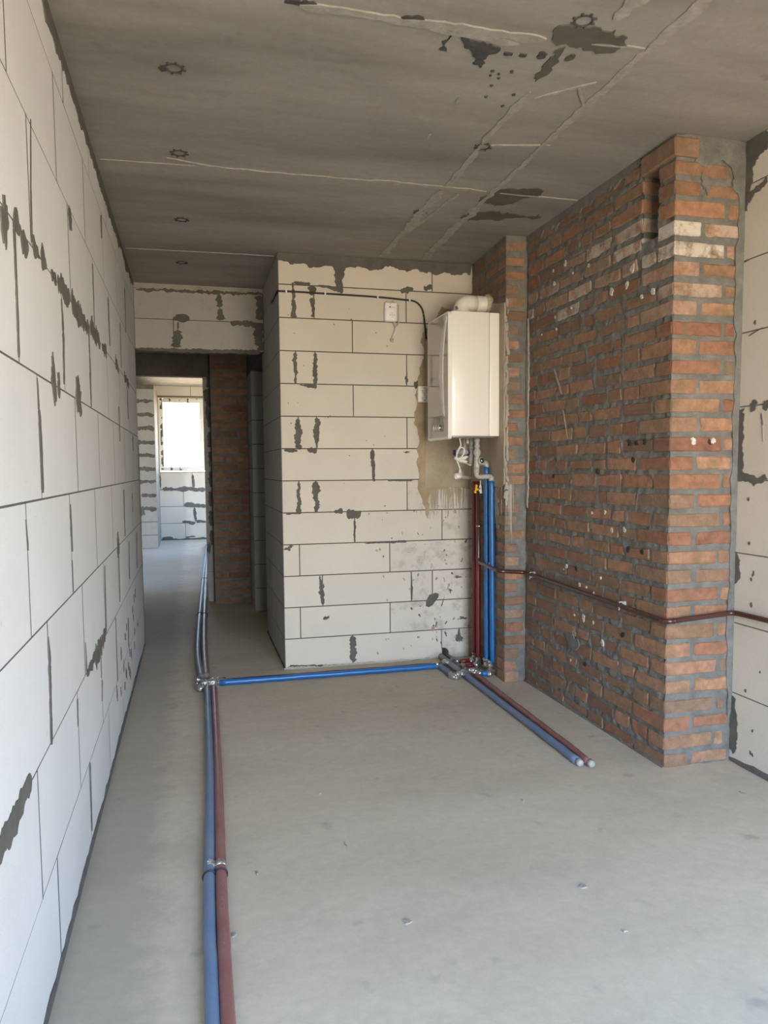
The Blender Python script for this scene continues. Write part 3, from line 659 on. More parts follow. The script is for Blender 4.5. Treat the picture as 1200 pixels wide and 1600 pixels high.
# core holes of bricks laid on their side: filled with lime mortar or left dark
def spot(fr, x, y, ru, rv, dark=False): blob(fr, fr.px(x, y), ru, rv, M['dark_void' if dark else 'white_void'], ch, .32, random.uniform(-.4, .4), .0028, 14, 'core_hole')
q7 = lambda x, y: (720+x/3.48, 340+y/3.48)
q8 = lambda x, y: (760+x/3.636, 760+y/3.636)
for (x, y, r) in ((570,250,1.2),(505,290,.7),(610,300,.6),(695,262,.9),(510,360,1.1),(602,490,.5),(515,540,.8),(567,518,.4),(520,605,.8),(440,637,.5),(935,268,1.7),(905,365,1.5),(820,405,1.5),(1045,400,1.1),(985,430,1.0)): spot(CX, *q7(x, y), .0105*r, .0115*r)
for (x, y, r) in ((600,150,.7),(675,145,.8),(715,250,.9),(785,245,.9),(455,455,1.1),(650,520,.7),(530,560,.8),(568,573,.5),(500,730,.8),(553,745,1.3),(608,775,.6),(660,890,1.3),(480,985,.7),(440,470,.3),(610,605,.4)): spot(CX, *q8(x, y), .0105*r, .0125*r)
for (x, y) in ((920,1222),(955,1225),(1000,1218),(940,1318),(505,1408),(740,1380)): spot(CX, *q7(x, y), .012, .014, True)
for (x, y) in ((510,465),(775,840),(808,358),(885,370),(560,1010)): spot(CX, *q8(x, y), .014, .013, True)
for (x, y, d) in ((1083,689,0),(1114,690,0),(1106,389,0),(1125,389,0),(1108,690,1)): spot(CF, x, y, .011 if not d else .005, .013 if not d else .01, bool(d))
# brick set on edge as a little lintel over the vent
v, f = chamfer_in(CX, -0.012, 0.235, vent[3]-0.005, H-0.012, -0.10, 0.014, 0.005, 0.003); o = mesh_obj('brick', v, f, M['brick'], ch); o['lime'] = 0.0; o['dull'] = 0.35
patch(CF, [CF.px(*q) for q in ((1058,212),(1085,208),(1110,214),(1164,222),(1166,300),(1160,330),(1150,295),(1142,262),(1128,250),(1100,262),(1085,252),(1092,240),(1075,232))], 0.005, M['mortar_brick'], ch)
blob(CF, CF.px(1100, 285), .022, .035, M['mortar_brick'], ch, .3, .4, .005)
blob(CF, CF.px(1152, 290), .02, .03, M['mortar_brick'], ch, .3, 0, .005)
strip(CF, (WF-.014, 0.2), (WF-.012, 2.5), .036, .036, .45, M['mortar_brick'], ch, .004, .03)
strip(CX, (0.24, H-0.02), (WS, H-0.02), .05, .045, .6, M['mortar_brick'], ch, .006, .02)
strip(CX, (WS-.02, 1.05), (WS-.02, 2.15), .03, .024, .5, M['mortar_light'], ch, .006, .015, 'plaster_bead')
strip(CX, CX.px(866, 577), CX.px(878, 615), .008, .012, .4, M['mortar_light'], ch); strip(CX, CX.px(880, 640), CX.px(887, 685), .006, .004, .4, M['mortar_light'], ch)
blob(CX, CX.px(895, 1005), .06, .05, M['mortar_brick'], ch, .35, .2, .004); blob(CX, CX.px(800, 1030), .04, .05, M['mortar_brick'], ch, .3)
strip(CX, (0, .002), (WS, .002), .02, .02, .5, M['mortar_brick'], ch, .008, .02)
# --- pier between the chimney and the boiler wall: narrow front, side carrying the boiler
PX0 = 2.150
PF = Frame((PX0, YIN, 0), (1, 0, 0), (0, -1, 0)); PD = np.array((2.19-PX0, YB-YIN, 0)); PLn = np.linalg.norm(PD)
PS = Frame((PX0, YIN, 0), PD, (-PD[1], PD[0], 0))
v = [(PX0+.012, YIN+.012, -.02), (XC+.3, YIN+.012, -.02), (XC+.3, YB+.1, -.02), (2.2+.012, YB+.1, -.02)]; v += [(a, b, H) for a, b, c in v]
pier = struct(mesh_obj('wall_pier', v, [(3,2,1,0),(4,5,6,7),(0,1,5,4),(1,2,6,5),(2,3,7,6),(3,0,4,7)], M['mortar_brick']), 'narrow rough brick pier behind the boiler and the blue pipes', 'brick pier')
WP = XC-PX0; fc, sc = [], []
for k in range(NK):
    z0 = ZK(k)-.012+random.uniform(-.004, .004)+(.0 if k else .012); z1 = min(z0+BH+random.uniform(-.008, .002), H-.004); broken = random.random() < .35
    e = WP-random.uniform(.004, .016) if not broken else WP*random.uniform(.5, .75)
    a0 = random.uniform(-.001, .004)
    v, f = chamfer_vf((PX0+a0, YIN-random.uniform(-.002, .003), z0), (PX0+e, YIN+.12, z1), .006, .005); o = mesh_obj('brick', v, f, M['brick'], pier); o['lime'] = random.choice((0, 0, .15)); o['dull'] = random.uniform(0, .5)
    fc.append((a0, e, z0, z1)); sc.append((0, .12, z0, z1))
    u = .132
    while u < PLn-.03:
        L = random.choice((.12, .24, .24)); e = min(u+L, PLn-.006)
        add_brick(PS, u, e, z0, z1, pier, 0, random.uniform(.2, .8), jit=.004); sc.append((u, e, z0, z1)); u = e+.014
V1, F1 = mortar_bed('m', PF, 0, WP, -.02, H, fc, 51, amp=1.6); mesh_obj('mortar_joints', V1, F1, M['mortar_brick'], pier, True)
V1, F1 = mortar_bed('m', PS, 0, PLn, -.02, H, sc, 61, amp=1.3); mesh_obj('mortar_joints', V1, F1, M['mortar_brick'], pier, True)
# plastered field on the pier's side, ragged towards the bricks
zt, zq = 2.24, 1.19
ed = [(random.uniform(-.004, .006), zt-(zt-zq)*i/26) for i in range(27)]
patch(PS, [(PLn-.004, zt+.05), (.30, zt+.06), (.12, zt+.02)]+ed+[(.06, zq-.02), (PLn-.004, zq-.01)], .007, PL, pier, 'plaster_patch')
for i in range(26): blob(PF, (random.uniform(.0, .016), zt-(zt-zq+.15)*i/26), random.uniform(.006, .013), random.uniform(.02, .04), M['mortar_light'], pier, .4, 0, .005, 14, 'plaster_drip')
for i in range(18):
    u = random.uniform(.01, .40); strip(PS, (u, zq+.01), (u+random.uniform(-.005, .005), zq-random.uniform(.06, .34)), .014, .003, .4, random.choice((M['mortar_light'], PE)), pier, .003, .012, 'plaster_drip')
for i in range(7):
    u = random.uniform(.012, .05); strip(PF, (u, zq), (u+.004, zq-random.uniform(.1, .36)), .008, .002, .4, M['mortar_light'], pier, .004, .012, 'plaster_drip')
# --- brick wall at the far end of the corridor
EB = Frame((0.562, 7.48, 0), (1, 0, 0), (0, -1, 0)); WE = 0.40; ec = []
v, f = slab(EB, 0, WE, -.02, H, -.25, -.012)
eb = struct(mesh_obj('wall_end', v, f, M['mortar_brick']), 'dim red brick wall closing the corridor on the right', 'brick wall')
for k in range(NK):
    z0 = ZK(k)+.004; z1 = min(z0+BH, H-.004); u = .004
    while u < WE-.03:
        L = (.11 if k % 2 else .235) if u < .01 else .235
        e = min(u+L, WE-.004); add_brick(EB, u, e, z0, z1, eb, 0, .2+.25*random.random(), jit=.003); ec.append((u, e, z0, z1)); u = e+.014
V1, F1 = mortar_bed('m', EB, 0, WE, -.02, H, ec, 71, res=.012); mesh_obj('mortar_joints', V1, F1, M['mortar_brick'], eb, True)

# ------------------------------------------------------------------ corridor: beam, side doorway, far doorway
LI = Frame((0, 5.875, 0), (1, 0, 0), (0, -1, 0))
v, f = slab(LI, -.02, XB+.05, 2.165, H+.02, -.235, -.0045)
bm_ = struct(mesh_obj('wall_lintel', v, f, M['mortar']), 'pale two-course block beam spanning the corridor', 'beam')
zz = [2.158, 2.372, 2.585]
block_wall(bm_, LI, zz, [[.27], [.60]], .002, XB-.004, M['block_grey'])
v, f = slab(LI, 0, XB, 2.585, H, -.03, .002); mesh_obj('grout_strip', v, f, M['mortar_light'], bm_)
for (a, b, w0, w1) in (((278, 516), (277, 543), .05, .07), ((278, 503), (278, 516), .012, .012), ((342, 460), (344, 480), .03, .05), ((344, 482), (345, 500), .03, .05), ((360, 504), (404, 508), .03, .05), ((405, 462), (406, 500), .05, .05), ((404, 505), (405, 548), .06, .07), ((212, 545), (408, 551), .02, .03)):
    strip(LI, LI.px(*a), LI.px(*b), w0, w1, .5, M['mortar'], bm_, .003, .01)
blob(LI, LI.px(284, 497), .055, .03, M['mortar'], bm_, .15)
strip(LI, LI.px(212, 452), LI.px(410, 460), .02, .02, .9, M['mortar'], bm_, .003, .012)
# doorway on the corridor's right: far jamb, lintel, dim room behind
JR = Frame((XB, 6.965, 0), (1, 0, 0), (0, -1, 0)); JS = Frame((XB-.02, 0, 0), (0, 1, 0), (-1, 0, 0))
v, f = box_vf((XB-.016, 6.969, -.05), (XB+.13, 7.5, H)); v2, f2 = box_vf((XB-.016, YC1, 2.165), (XB+.13, 6.99, H))
mb = MB(); mb.add(v, f); mb.add(v2, f2)
wj = struct(mb.build('wall_jamb', M['mortar']), 'pale block jamb past the dark side doorway of the corridor', 'wall')
zj = list(np.arange(0.0, 2.16, 0.2155))+[2.165]
zj = [z for i, z in enumerate(zj) if i == 0 or z-zj[i-1] > .05]
for r in range(len(zj)-1):
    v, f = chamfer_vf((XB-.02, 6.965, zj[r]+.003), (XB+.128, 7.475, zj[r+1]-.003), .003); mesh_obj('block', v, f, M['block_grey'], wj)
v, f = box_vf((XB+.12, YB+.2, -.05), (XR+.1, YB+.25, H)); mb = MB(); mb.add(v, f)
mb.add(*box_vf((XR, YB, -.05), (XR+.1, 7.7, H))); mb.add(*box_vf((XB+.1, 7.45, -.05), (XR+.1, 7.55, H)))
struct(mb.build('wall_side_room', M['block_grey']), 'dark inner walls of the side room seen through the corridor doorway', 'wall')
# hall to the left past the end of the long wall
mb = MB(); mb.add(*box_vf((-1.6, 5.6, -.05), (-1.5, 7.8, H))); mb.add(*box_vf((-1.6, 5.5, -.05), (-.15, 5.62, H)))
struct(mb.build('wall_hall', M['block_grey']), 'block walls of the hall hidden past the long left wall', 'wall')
cv, cf = slab(CL, -1.6, .0, 5.5, 7.75, -.2, .002); struct(mesh_obj('ceiling_hall', cv, cf, M['ceiling']), 'dark concrete ceiling over the hall', 'ceiling')
# wall with the far doorway
DW = Frame((0, 7.66, 0), (1, 0, 0), (0, -1, 0)); DX0, DX1, DZ = -.45, .497, 2.175
mb = MB()
for q in ((-1.6, DX0, -.05, H+.1), (DX0, DX1, DZ, 3.0), (DX1, .60, -.05, H+.1), (.60, XR+.1, -.05, 3.0)): mb.add(*slab(DW, *q, -.12, -.0045 if q[1] < .61 else -.02))
wd = struct(mb.build('wall_doorway', M['mortar']), 'dark wall with the open doorway to the far room', 'wall')
zd = [0, .29, .58, .87, 1.16, 1.45, 1.74, 2.03, DZ]
for r in range(len(zd)-1):
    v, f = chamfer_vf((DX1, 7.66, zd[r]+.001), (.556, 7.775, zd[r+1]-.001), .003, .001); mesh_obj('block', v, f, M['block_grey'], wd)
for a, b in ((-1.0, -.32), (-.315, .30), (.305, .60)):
    v, f = chamfer_in(DW, a+.002, b-.002, DZ+.008, 2.47, -.05, 0, .003); mesh_obj('lintel_darkened', v, f, M['mortar'], wd)  # dark mortar colour on the lintel paints in the shade of the hall
JF = Frame((DX1, 7.66, 0), (1, 0, 0), (0, -1, 0))
for i in range(9): strip(JF, (.045, .55+i*.19), (.048, .70+i*.19), .02+.02*random.random(), .03, .5, M['mortar'], wd, .003, .012)
blob(JF, (.02, .53), .02, .05, M['mortar'], wd, .3); blob(JF, (.03, 2.0), .03, .05, M['mortar'], wd, .3); blob(JF, (.03, 1.85), .02, .08, M['mortar'], wd, .3)

# ------------------------------------------------------------------ far room
YF, ZF, ZW0, ZW1, XW0, XW1 = 14.6, 2.80, 1.235, 2.60, -.185, 1.05
FW_ = Frame((0, YF, 0), (1, 0, 0), (0, -1, 0))
mb = MB()
for q in ((-2.6, XW0, -.05, ZF+.1), (XW1, XR+.2, -.05, ZF+.1), (XW0, XW1, -.05, ZW0), (XW0, XW1, ZW1, ZF+.1)): mb.add(*slab(FW_, *q, -.30, -.0045))
wf = struct(mb.build('wall_far', M['mortar']), 'pale block wall under the far window', 'wall')
zf = [.0, .309, .617, .926, ZW0]
block_wall(wf, FW_, zf, [[-.6, .245, .85, 1.4], [-.8, -.19, .42, 1.05], [-.45, .225, .83, 1.4], [-.75, -.17, .395, 1.0]], -1.4, 2.5, M['block'], gap=.008)
block_wall(wf, FW_, [ZW1+.02, ZF], [[.4, 1.0]], -.6, 2.5, M['block'], gap=.008)
for (a, b, w) in (((254,764),(322,765),.07),((301,742),(303,762),.05),((288,789),(322,790),.07),((304,793),(306,814),.04),((285,815),(305,817),.05),((306,814),(322,815),.04),((253,841),(270,840),.03),((290,839),(306,838),.03),((250,742),(251,762),.04)): strip(FW_, FW_.px(*a), FW_.px(*b), w, w, .5, M['mortar'], wf, .004, .03)
strip(FW_, (-.2, .006), (.9, .006), .05, .05, .5, M['mortar'], wf, .006, .03)
mb = MB(); mb.add(*box_vf((-2.6, 7.6, -.05), (-2.5, 15, ZF+.1)))
SY0, SY1, SZ0, SZ1 = 12.7, 14.35, .75, 2.45  # opening for the added side window, out of view
for q in ((7.6, SY0, -.05, ZF+.1), (SY1, 15, -.05, ZF+.1), (SY0, SY1, -.05, SZ0), (SY0, SY1, SZ1, ZF+.1)): mb.add(*box_vf((2.5, q[0], q[2]), (2.6, q[1], q[3])))
struct(mb.build('wall_far_room_sides', M['block']), 'side walls of the far room beyond the doorway', 'wall')
v, f = box_vf((-2.6, 7.66, ZF), (XR+.2, 15, ZF+.2)); cfar = struct(mesh_obj('ceiling_far_room', v, f, M['mortar_light']), 'bright ceiling of the far room above the window', 'ceiling')
CC = Frame((-1.2, 13.2, 0), (1, 0, 0), (0, -1, 0)); CW = 1.02
v, f = box_vf((-1.2, 13.205, -.05), (-.184, YF, 2.67)); wst = struct(mesh_obj('wall_stub', v, f, M['mortar']), 'grey block column standing beside the far window', 'block column')
zc_ = list(np.arange(0, 2.6, .2185))+[2.60]
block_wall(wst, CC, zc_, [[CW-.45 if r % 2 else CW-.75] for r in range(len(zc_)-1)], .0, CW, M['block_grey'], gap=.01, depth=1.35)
for z in zc_[3:-1]: strip(CC, (CW-.30+.06*random.random(), z), (CW-.01, z+random.uniform(-.01, .01)), .06, .06, .5, M['mortar'], wst, .004, .02)
blob(CC, (CW-.26, zc_[3]-.05), .06, .07, M['mortar'], wst, .3)
# window
w1 = struct(thing('window_1', 'bright far window in a white film-covered frame', 'window', ((XW0+XW1)/2, YF, ZW0)), 'bright far window in a white film-covered frame', 'window')
def frame_bars(x0, x1, z0, z1, y0, y1, t, name, mat, par):
    for (a, b, c, d) in ((x0, x0+t, z0, z1), (x1-t, x1, z0, z1), (x0+t, x1-t, z0, z0+t), (x0+t, x1-t, z1-t, z1)):
        v, f = chamfer_vf((a, y0, c), (b, y1, d), .006); mesh_obj(name, v, f, mat, par)
frame_bars(XW0+.02, XW1, ZW0+.03, ZW1-.02, YF+.05, YF+.12, .075, 'window_frame', M['film'], w1)
v, f = chamfer_vf((.545, YF+.04, ZW0+.1), (.64, YF+.12, ZW1-.09), .006); mesh_obj('mullion', v, f, M['film'], w1)
for (a, b) in ((XW0+.09, .55), (.635, XW1-.07)):
    v, f = box_vf((a, YF+.08, ZW0+.1), (b, YF+.086, ZW1-.09)); mesh_obj('pane', v, f, M['glass'], w1)
for (a, b, c, d) in ((XW0, XW0+.02, ZW0, ZW1), (XW0, XW1, ZW1-.018, ZW1), (XW0, XW1, ZW0, ZW0+.02)):
    v, f = chamfer_vf((a, YF+.0, c), (b, YF+.10, d), .006, .004); mesh_obj('foam_seal', v, f, M['foam'], w1)

w3 = struct(thing('window_added', 'unseen window added on the right to brighten the far room', 'window', (2.55, (SY0+SY1)/2, SZ0)), 'unseen window added on the right to brighten the far room', 'window')  # unseen side window, added to bring more light into the far room
for (a, b, c, d) in ((SY0, SY0+.06, SZ0, SZ1), (SY1-.06, SY1, SZ0, SZ1), (SY0+.06, SY1-.06, SZ0, SZ0+.06), (SY0+.06, SY1-.06, SZ1-.06, SZ1), ((SY0+SY1)/2-.04, (SY0+SY1)/2+.04, SZ0+.06, SZ1-.06)):
    v, f = chamfer_vf((2.52, a, c), (2.58, b, d), .006); mesh_obj('window_frame', v, f, M['pvc'], w3)
v, f = box_vf((2.548, SY0+.055, SZ0+.055), (2.553, SY1-.055, SZ1-.055)); mesh_obj('pane', v, f, M['glass'], w3)
# ------------------------------------------------------------------ rear wall with the window that lights the room (behind the camera)
RR = Frame((0, YREAR, 0), (1, 0, 0), (0, 1, 0)); a, b, c, d = REAR_WIN
mb = MB()
for q in ((-.1, a, -.05, H+.05), (b, XR+.1, -.05, H+.05), (a, b, -.05, c), (a, b, d, H+.05)): mb.add(*slab(RR, *q, -.24, 0))
struct(mb.build('wall_rear', M['block']), 'block wall behind the camera with a wide window', 'wall')
w2 = struct(thing('window_2', 'wide white-framed window behind the camera', 'window', ((a+b)/2, YREAR-.1, c)), 'wide white-framed window behind the camera', 'window')
frame_bars(a, b, c, d, YREAR-.16, YREAR-.09, .06, 'window_frame', M['pvc'], w2)
v, f = chamfer_vf(((a+b)/2-.04, YREAR-.16, c+.06), ((a+b)/2+.04, YREAR-.09, d-.06), .006); mesh_obj('mullion', v, f, M['pvc'], w2)
for (p, q) in ((a+.055, (a+b)/2-.035), ((a+b)/2+.035, b-.055)):
    v, f = box_vf((p, YREAR-.13, c+.055), (q, YREAR-.124, d-.055)); mesh_obj('pane', v, f, M['glass'], w2)

# ------------------------------------------------------------------ boiler
def P(x, y, Y): return at(x, y, 1, Y)
BX0, BX1, BY0, BY1, BZ0, BZ1 = 1.826, 2.146, 4.29, 4.69, 1.468, 2.197
bo = thing('gas_boiler', 'white wall-hung gas boiler with glossy grey front on the plastered pier', 'boiler', ((BX0+BX1)/2, (BY0+BY1)/2, BZ0))
rbox('back_frame', (2.083, BY0, BZ0+.006), (BX1, BY1, BZ1-.002), .004, M['white'], bo)
rbox('casing', (BX0+.02, BY0+.0005, BZ0+.006), (2.0815, BY1, BZ1), .006, M['white'], bo)
def rrect(y0, y1, z0, z1, r, n=6):
    out = []
    for cy, cz, a0 in ((y1-r, z1-r, 0), (y0+r, z1-r, 90), (y0+r, z0+r, 180), (y1-r, z0+r, 270)):
        for k in range(n+1):
            a = math.radians(a0+90*k/n); out.append((cy+r*math.cos(a), cz+r*math.sin(a)))
    return out
BFR = Frame((BX0, 0, 0), (0, 1, 0), (-1, 0, 0))
def prism(fr, poly, d0, d1, name, mat, parent, bev=0.0):
    n = len(poly); Q = np.array(poly); c = Q.mean(0); T = c+(Q-c)*(1-bev/np.abs(Q-c).max())
    V = [fr.p(u, v, d0) for u, v in poly]+[fr.p(u, v, d1-bev) for u, v in poly]+[fr.p(u, v, d1) for u, v in T]
    F = [tuple(range(n-1, -1, -1)), tuple(range(2*n, 3*n))]
    for i in range(n):
        j = (i+1) % n; F += [(i, j, n+j, n+i), (n+i, n+j, 2*n+j, 2*n+i)]
    o = mesh_obj(name, V, F, mat, parent); bm = bmesh.new(); bm.from_mesh(o.data); bmesh.ops.recalc_face_normals(bm, faces=bm.faces); bm.to_mesh(o.data); bm.free(); return o
fc_ = prism(BFR, rrect(BY0+.001, BY1+.002, BZ0-.012, BZ1-.002, .022), -.022, .0, 'front_cover', M['white'], bo, .003)
gp = prism(BFR, rrect(BY0+.008, BY1-.012, BZ0+.004, BZ1-.012, .016), -.004, .0015, 'glossy_panel', M['glossy'], bo, .001)
cl_ = [BFR.px(*q) for q in ((698,492),(692,520),(688,555),(687,590),(689,620),(693,645),(695,650),(693.5,625),(692.5,590),(693,555),(695.5,520),(698.6,497))]
prism(BFR, cl_, .0, .005, 'curved_strip', M['plastic'], bo, .001)
cp = prism(BFR, [BFR.px(640+x/14.55, 590+y/14.55) for x, y in ((560,905),(745,858),(785,1100),(770,1230),(560,1225),(525,1095))], .0, .003, 'control_panel', M['panel'], bo, .001)
prism(BFR, [BFR.px(640+x/14.55, 590+y/14.55) for x, y in ((622,925),(690,918),(692,1028),(622,1034))], .002, .0042, 'display', M['dark'], cp, .0005)
for (x, y) in ((600, 1150), (652, 1147), (708, 1142)):
    u, v_ = BFR.px(640+x/14.55, 590+y/14.55); tube('knob', [BFR.p(u, v_, .002), BFR.p(u, v_, .014), BFR.p(u, v_, .016)], [.017, .017, .013], M['chrome'], cp, 16)
rbox('base_tray', (BX0+.03, BY0+.02, BZ0-.004), (BX1-.02, BY1-.02, BZ0+.02), .004, M['panel'], bo)
for (x, y) in ((1.9, 4.34), (2.02, 4.34)): tube('screw', [(x, BY0+.03, BZ0-.006), (x, BY0+.03, BZ0+.01)], .005, M['chrome'], bo, 8)
# flue
flx, fly, flz = 1.985, 4.50, 2.286
fl_ = thing('flue_pipe', 'white elbow flue pipe running from the boiler top into the brick', 'flue pipe', (flx, fly, BZ1))
pth = fillet([(flx, fly, BZ1-.001), (flx, fly, flz), (2.075, fly, flz)], .085, 12); tube('elbow', pth, .051, M['plastic'], fl_, 24)
tube('collar', [(2.03, fly, flz), (2.03, fly, flz), (2.037, fly, flz), (2.055, fly, flz), (2.062, fly, flz), (2.062, fly, flz)], [.05, .053, .056, .056, .053, .05], M['plastic'], fl_, 24)
tube('pipe', [(2.06, fly, flz), (2.19, fly, flz)], .0495, M['plastic'], fl_, 24)
tube('collar', [(flx, fly, BZ1-.001), (flx, fly, BZ1+.014)], .058, M['plastic'], fl_, 24)
for k in range(3): tube('printed_mark', [(2.085+k*.012, fly-.0497*math.cos(.75), flz+.0497*math.sin(.75)-.004), (2.087+k*.012, fly-.0497*math.cos(.85), flz+.0497*math.sin(.85)-.002)], .0022, M['dark'], fl_, 6)
tube('test_plug', [(1.946, fly-.03, 2.246), (1.938, fly-.038, 2.254)], .008, M['panel'], fl_, 10)
v, f = tube_vf([(2.135, fly, flz), (2.165, fly, flz)], [.056, .063], 18, True, .12); mesh_obj('foam_seal', v, f, M['foam'], fl_, True)

# ------------------------------------------------------------------ things on the boiler wall
dx0, dx1, dz0, dz1 = 1.587, 1.672, 2.226, 2.348
de = thing('gas_alarm', 'small white gas alarm with coiled grey cord on the block wall', 'gas alarm', ((dx0+dx1)/2, YB, dz0))
bd = rbox('housing', (dx0, YB-.042, dz0), (dx1, YB+.001, dz1), .012, M['plastic'], de, 4)
tube('logo', [(dx0+.033, YB-.0425, dz1-.034), (dx0+.033, YB-.044, dz1-.034)], .006, M['orange'], bd, 12)
v, f = box_vf((dx0+.042, YB-.0432, dz1-.036), (dx0+.066, YB-.0415, dz1-.033)); mesh_obj('print_line', v, f, M['cord_grey'], bd)
for (a, b) in ((0, .011), (0, -.011), (-.013, 0), (.013, 0), (0, 0)): v, f = box_vf((dx0+.047+a-.003, YB-.0432, dz1-.083+b-.0025), (dx0+.047+a+.003, YB-.0415, dz1-.083+b+.0025)); mesh_obj('sounder_slot', v, f, M['cord_grey'], bd)
v, f = box_vf((dx0+.034, YB-.0432, dz1-.014), (dx0+.039, YB-.0415, dz1-.011)); mesh_obj('indicator', v, f, M['dark'], bd)
tube('hanger', fillet([(dx0+.055, YB-.01, dz1-.004), (dx0+.055, YB-.01, dz1+.012), (dx0+.066, YB-.01, dz1+.012), (dx0+.066, YB-.01, dz1-.004)], .006, 4), .0025, M['cord_grey'], de, 6)
cp_ = lambda x, y, d: P(590+x/13.333, 460+y/13.333, YB-d)
for i in range(3):
    o_ = i*12; tube('cord', smoothed([cp_(345, 190, .02), cp_(395+o_, 230, .022), cp_(405+o_, 330, .028), cp_(380+o_, 470, .03), cp_(335+o_, 560, .03), cp_(345+o_, 640, .028), cp_(390, 660, .026), cp_(425+o_/2, 600, .024), cp_(425+o_/2, 480, .02), cp_(435, 340, .018), cp_(435, 220, .014)], 6), .0032, M['cord_grey'], de, 6)
tube('cord', smoothed([cp_(380, 650, .026), cp_(355, 740, .012), cp_(315, 840, .008), cp_(275, 930, .008)], 6), .003, M['cord_grey'], de, 6)
pg = tube('plug', [cp_(285, 920, .01), cp_(300, 960, .01)], [.010, .013], M['cord_grey'], de, 10)
for (a, b) in ((280, 1000), (325, 1005)): tube('prong', [cp_(300+(a-300)*.6, 950, .01), cp_(a-8, b, .01)], .0028, M['chrome'], pg, 6)
# black cable with clips
kp = [np.array((XB-.007, YB+.35, P(433, 455, YB)[2]+.004)), np.array((XB-.007, YB-.006, P(433, 455, YB)[2]))]+[P(x, y, YB-.007) for x, y in ((455, 455.5), (480, 457), (520, 459.5), (560, 462), (600, 465), (632, 468.5), (645, 470), (654, 475), (660, 484), (662.5, 496), (664, 510), (666, 530))]
kb = thing('black_cable', 'black cable clipped along the block wall and curving down behind the boiler', 'cable', kp[1])
tube('sheath', [kp[0]]+smoothed(kp[1:], 8), .0058, M['black'], kb, 10)
for (x, y, vert) in ((447, 455, 0), (508, 458.6, 0), (590, 464.2, 0), (640, 469.3, 0), (660.6, 491, 1)):
    q = P(x, y, YB-.007); s = (.0045, .0145) if not vert else (.0085, .0045)
    v, f = chamfer_vf((q[0]-s[0], YB-.0148, q[2]-s[1]+.004), (q[0]+s[0], YB+.001, q[2]+s[1]-.004), .001); mesh_obj('cable_clip', v, f, M['plastic'], kb)
# double socket
sx0, sx1, sz0, sz1 = 1.808, 1.888, 1.716, 1.821
so = thing('double_socket', 'white double power socket half hidden behind the boiler', 'socket', ((sx0+sx1)/2, YB, sz0))
pb = rbox('plate', (sx0, YB-.034, sz0), (sx1, YB-.006, sz1), .007, M['plastic'], so)
for zc in (sz0+.030, sz0+.075):
    xc = (sx0+sx1)/2
    ro = tube('outlet', [(xc, YB-.0335, zc), (xc, YB-.036, zc), (xc, YB-.036, zc)], [.021, .021, .018], M['plastic'], so, 20)
    for a in (-.0095, .0095): tube('pin_hole', [(xc+a, YB-.034, zc), (xc+a, YB-.0368, zc)], .0028, M['dark'], ro, 8)
    for b in (-.017, .017): v, f = box_vf((xc-.004, YB-.0372, zc+b-.002), (xc+.004, YB-.034, zc+b+.002)); mesh_obj('earth_clip', v, f, M['panel'], ro)

# ------------------------------------------------------------------ pipework under the boiler
c3 = lambda x, y, Y: P(695+x/13.333, 670+y/13.333, Y)
def stepped(pts, radii): return pts, radii
ma = thing('boiler_connection', 'grey plastic pipe fittings hanging under the boiler above the blue risers', 'pipe fitting', c3(672, 160, 4.45))
def column(name, x0, y0, x1, y1, Y, prof, mat, parent, n=16):
    a = c3(x0, y0, Y); b = c3(x1, y1, Y); pts = []; rr = []
    for s, r in prof: pts.append(a+(b-a)*s); rr.append(r)
    # tiny separations so stepped radii stay stable
    for i in range(1, len(pts)):
        if np.linalg.norm(pts[i]-pts[i-1]) < 1e-5: pts[i] = pts[i]+(b-a)*.004
    return tube(name, pts, rr, mat, parent, n)
tube('brass_nipple', [np.array((*c3(672, 200, 4.45)[:2], BZ0-.0045)), c3(672, 210, 4.45)], .009, M['brass'], ma, 12)
column('union', 672, 195, 672, 360, 4.45, [(0, .017), (.02, .0195), (.42, .0195), (.46, .0145), (.7, .014), (.78, .0175), (1, .0175)], M['pp'], ma, 8)
column('ball_valve', 672, 355, 672, 640, 4.45, [(0, .0175), (.1, .0175), (.13, .0135), (.2, .014), (.27, .018), (.38, .0225), (.58, .0225), (.70, .018), (.76, .014), (.82, .0135), (.86, .0175), (1, .0175)], M['pp'], ma)
column('tee', 670, 630, 662, 860, 4.45, [(0, .0165), (.1, .0175), (.5, .0185), (.9, .0175), (1, .0165)], M['pp'], ma)
tq = c3(700, 705, 4.45); tube('filter_port', [tq, tq+np.array((.006, -.018, .008)), tq+np.array((.010, -.034, .012))], [.016, .0205, .0205], M['pp'], ma, 18)
tube('threaded_insert', [tq+np.array((.009, -.032, .0117)), tq+np.array((.0105, -.0365, .0122))], [.0155, .0155], M['dark'], ma, 16)
tube('brass_core', [tq+np.array((.0105, -.0365, .0122)), tq+np.array((.011, -.038, .0126))], [.009, .009], M['chrome'], ma, 10)
B1 = np.array((*P(760, 740, 4.47)[:2], 0)); B2 = np.array((*P(767.8, 755, 4.40)[:2], 0))
zt1 = c3(870, 800, 4.47)[2]; zt2 = c3(970, 1090, 4.40)[2]
a = c3(700, 712, 4.46); tube('elbow', fillet([a, (B1[0], B1[1], a[2]), (B1[0], B1[1], zt1+.001)], .024, 8), .0145, M['pp'], ma, 14)
tube('socket', [(B1[0], B1[1], zt1+.012), (B1[0], B1[1], zt1+.0005)], .0175, M['pp'], ma, 14)
a = c3(662, 850, 4.45); zl_ = c3(660, 1005, 4.45)[2]
tube('elbow', fillet([a, (a[0], a[1], zl_), (B2[0], B2[1], zl_+.004), (B2[0], B2[1], zt2+.001)], .028, 8), .0145, M['pp'], ma, 14)
tube('socket', [(a[0], a[1], zl_+.06), (a[0], a[1], zl_+.025)], .018, M['pp'], ma, 14)
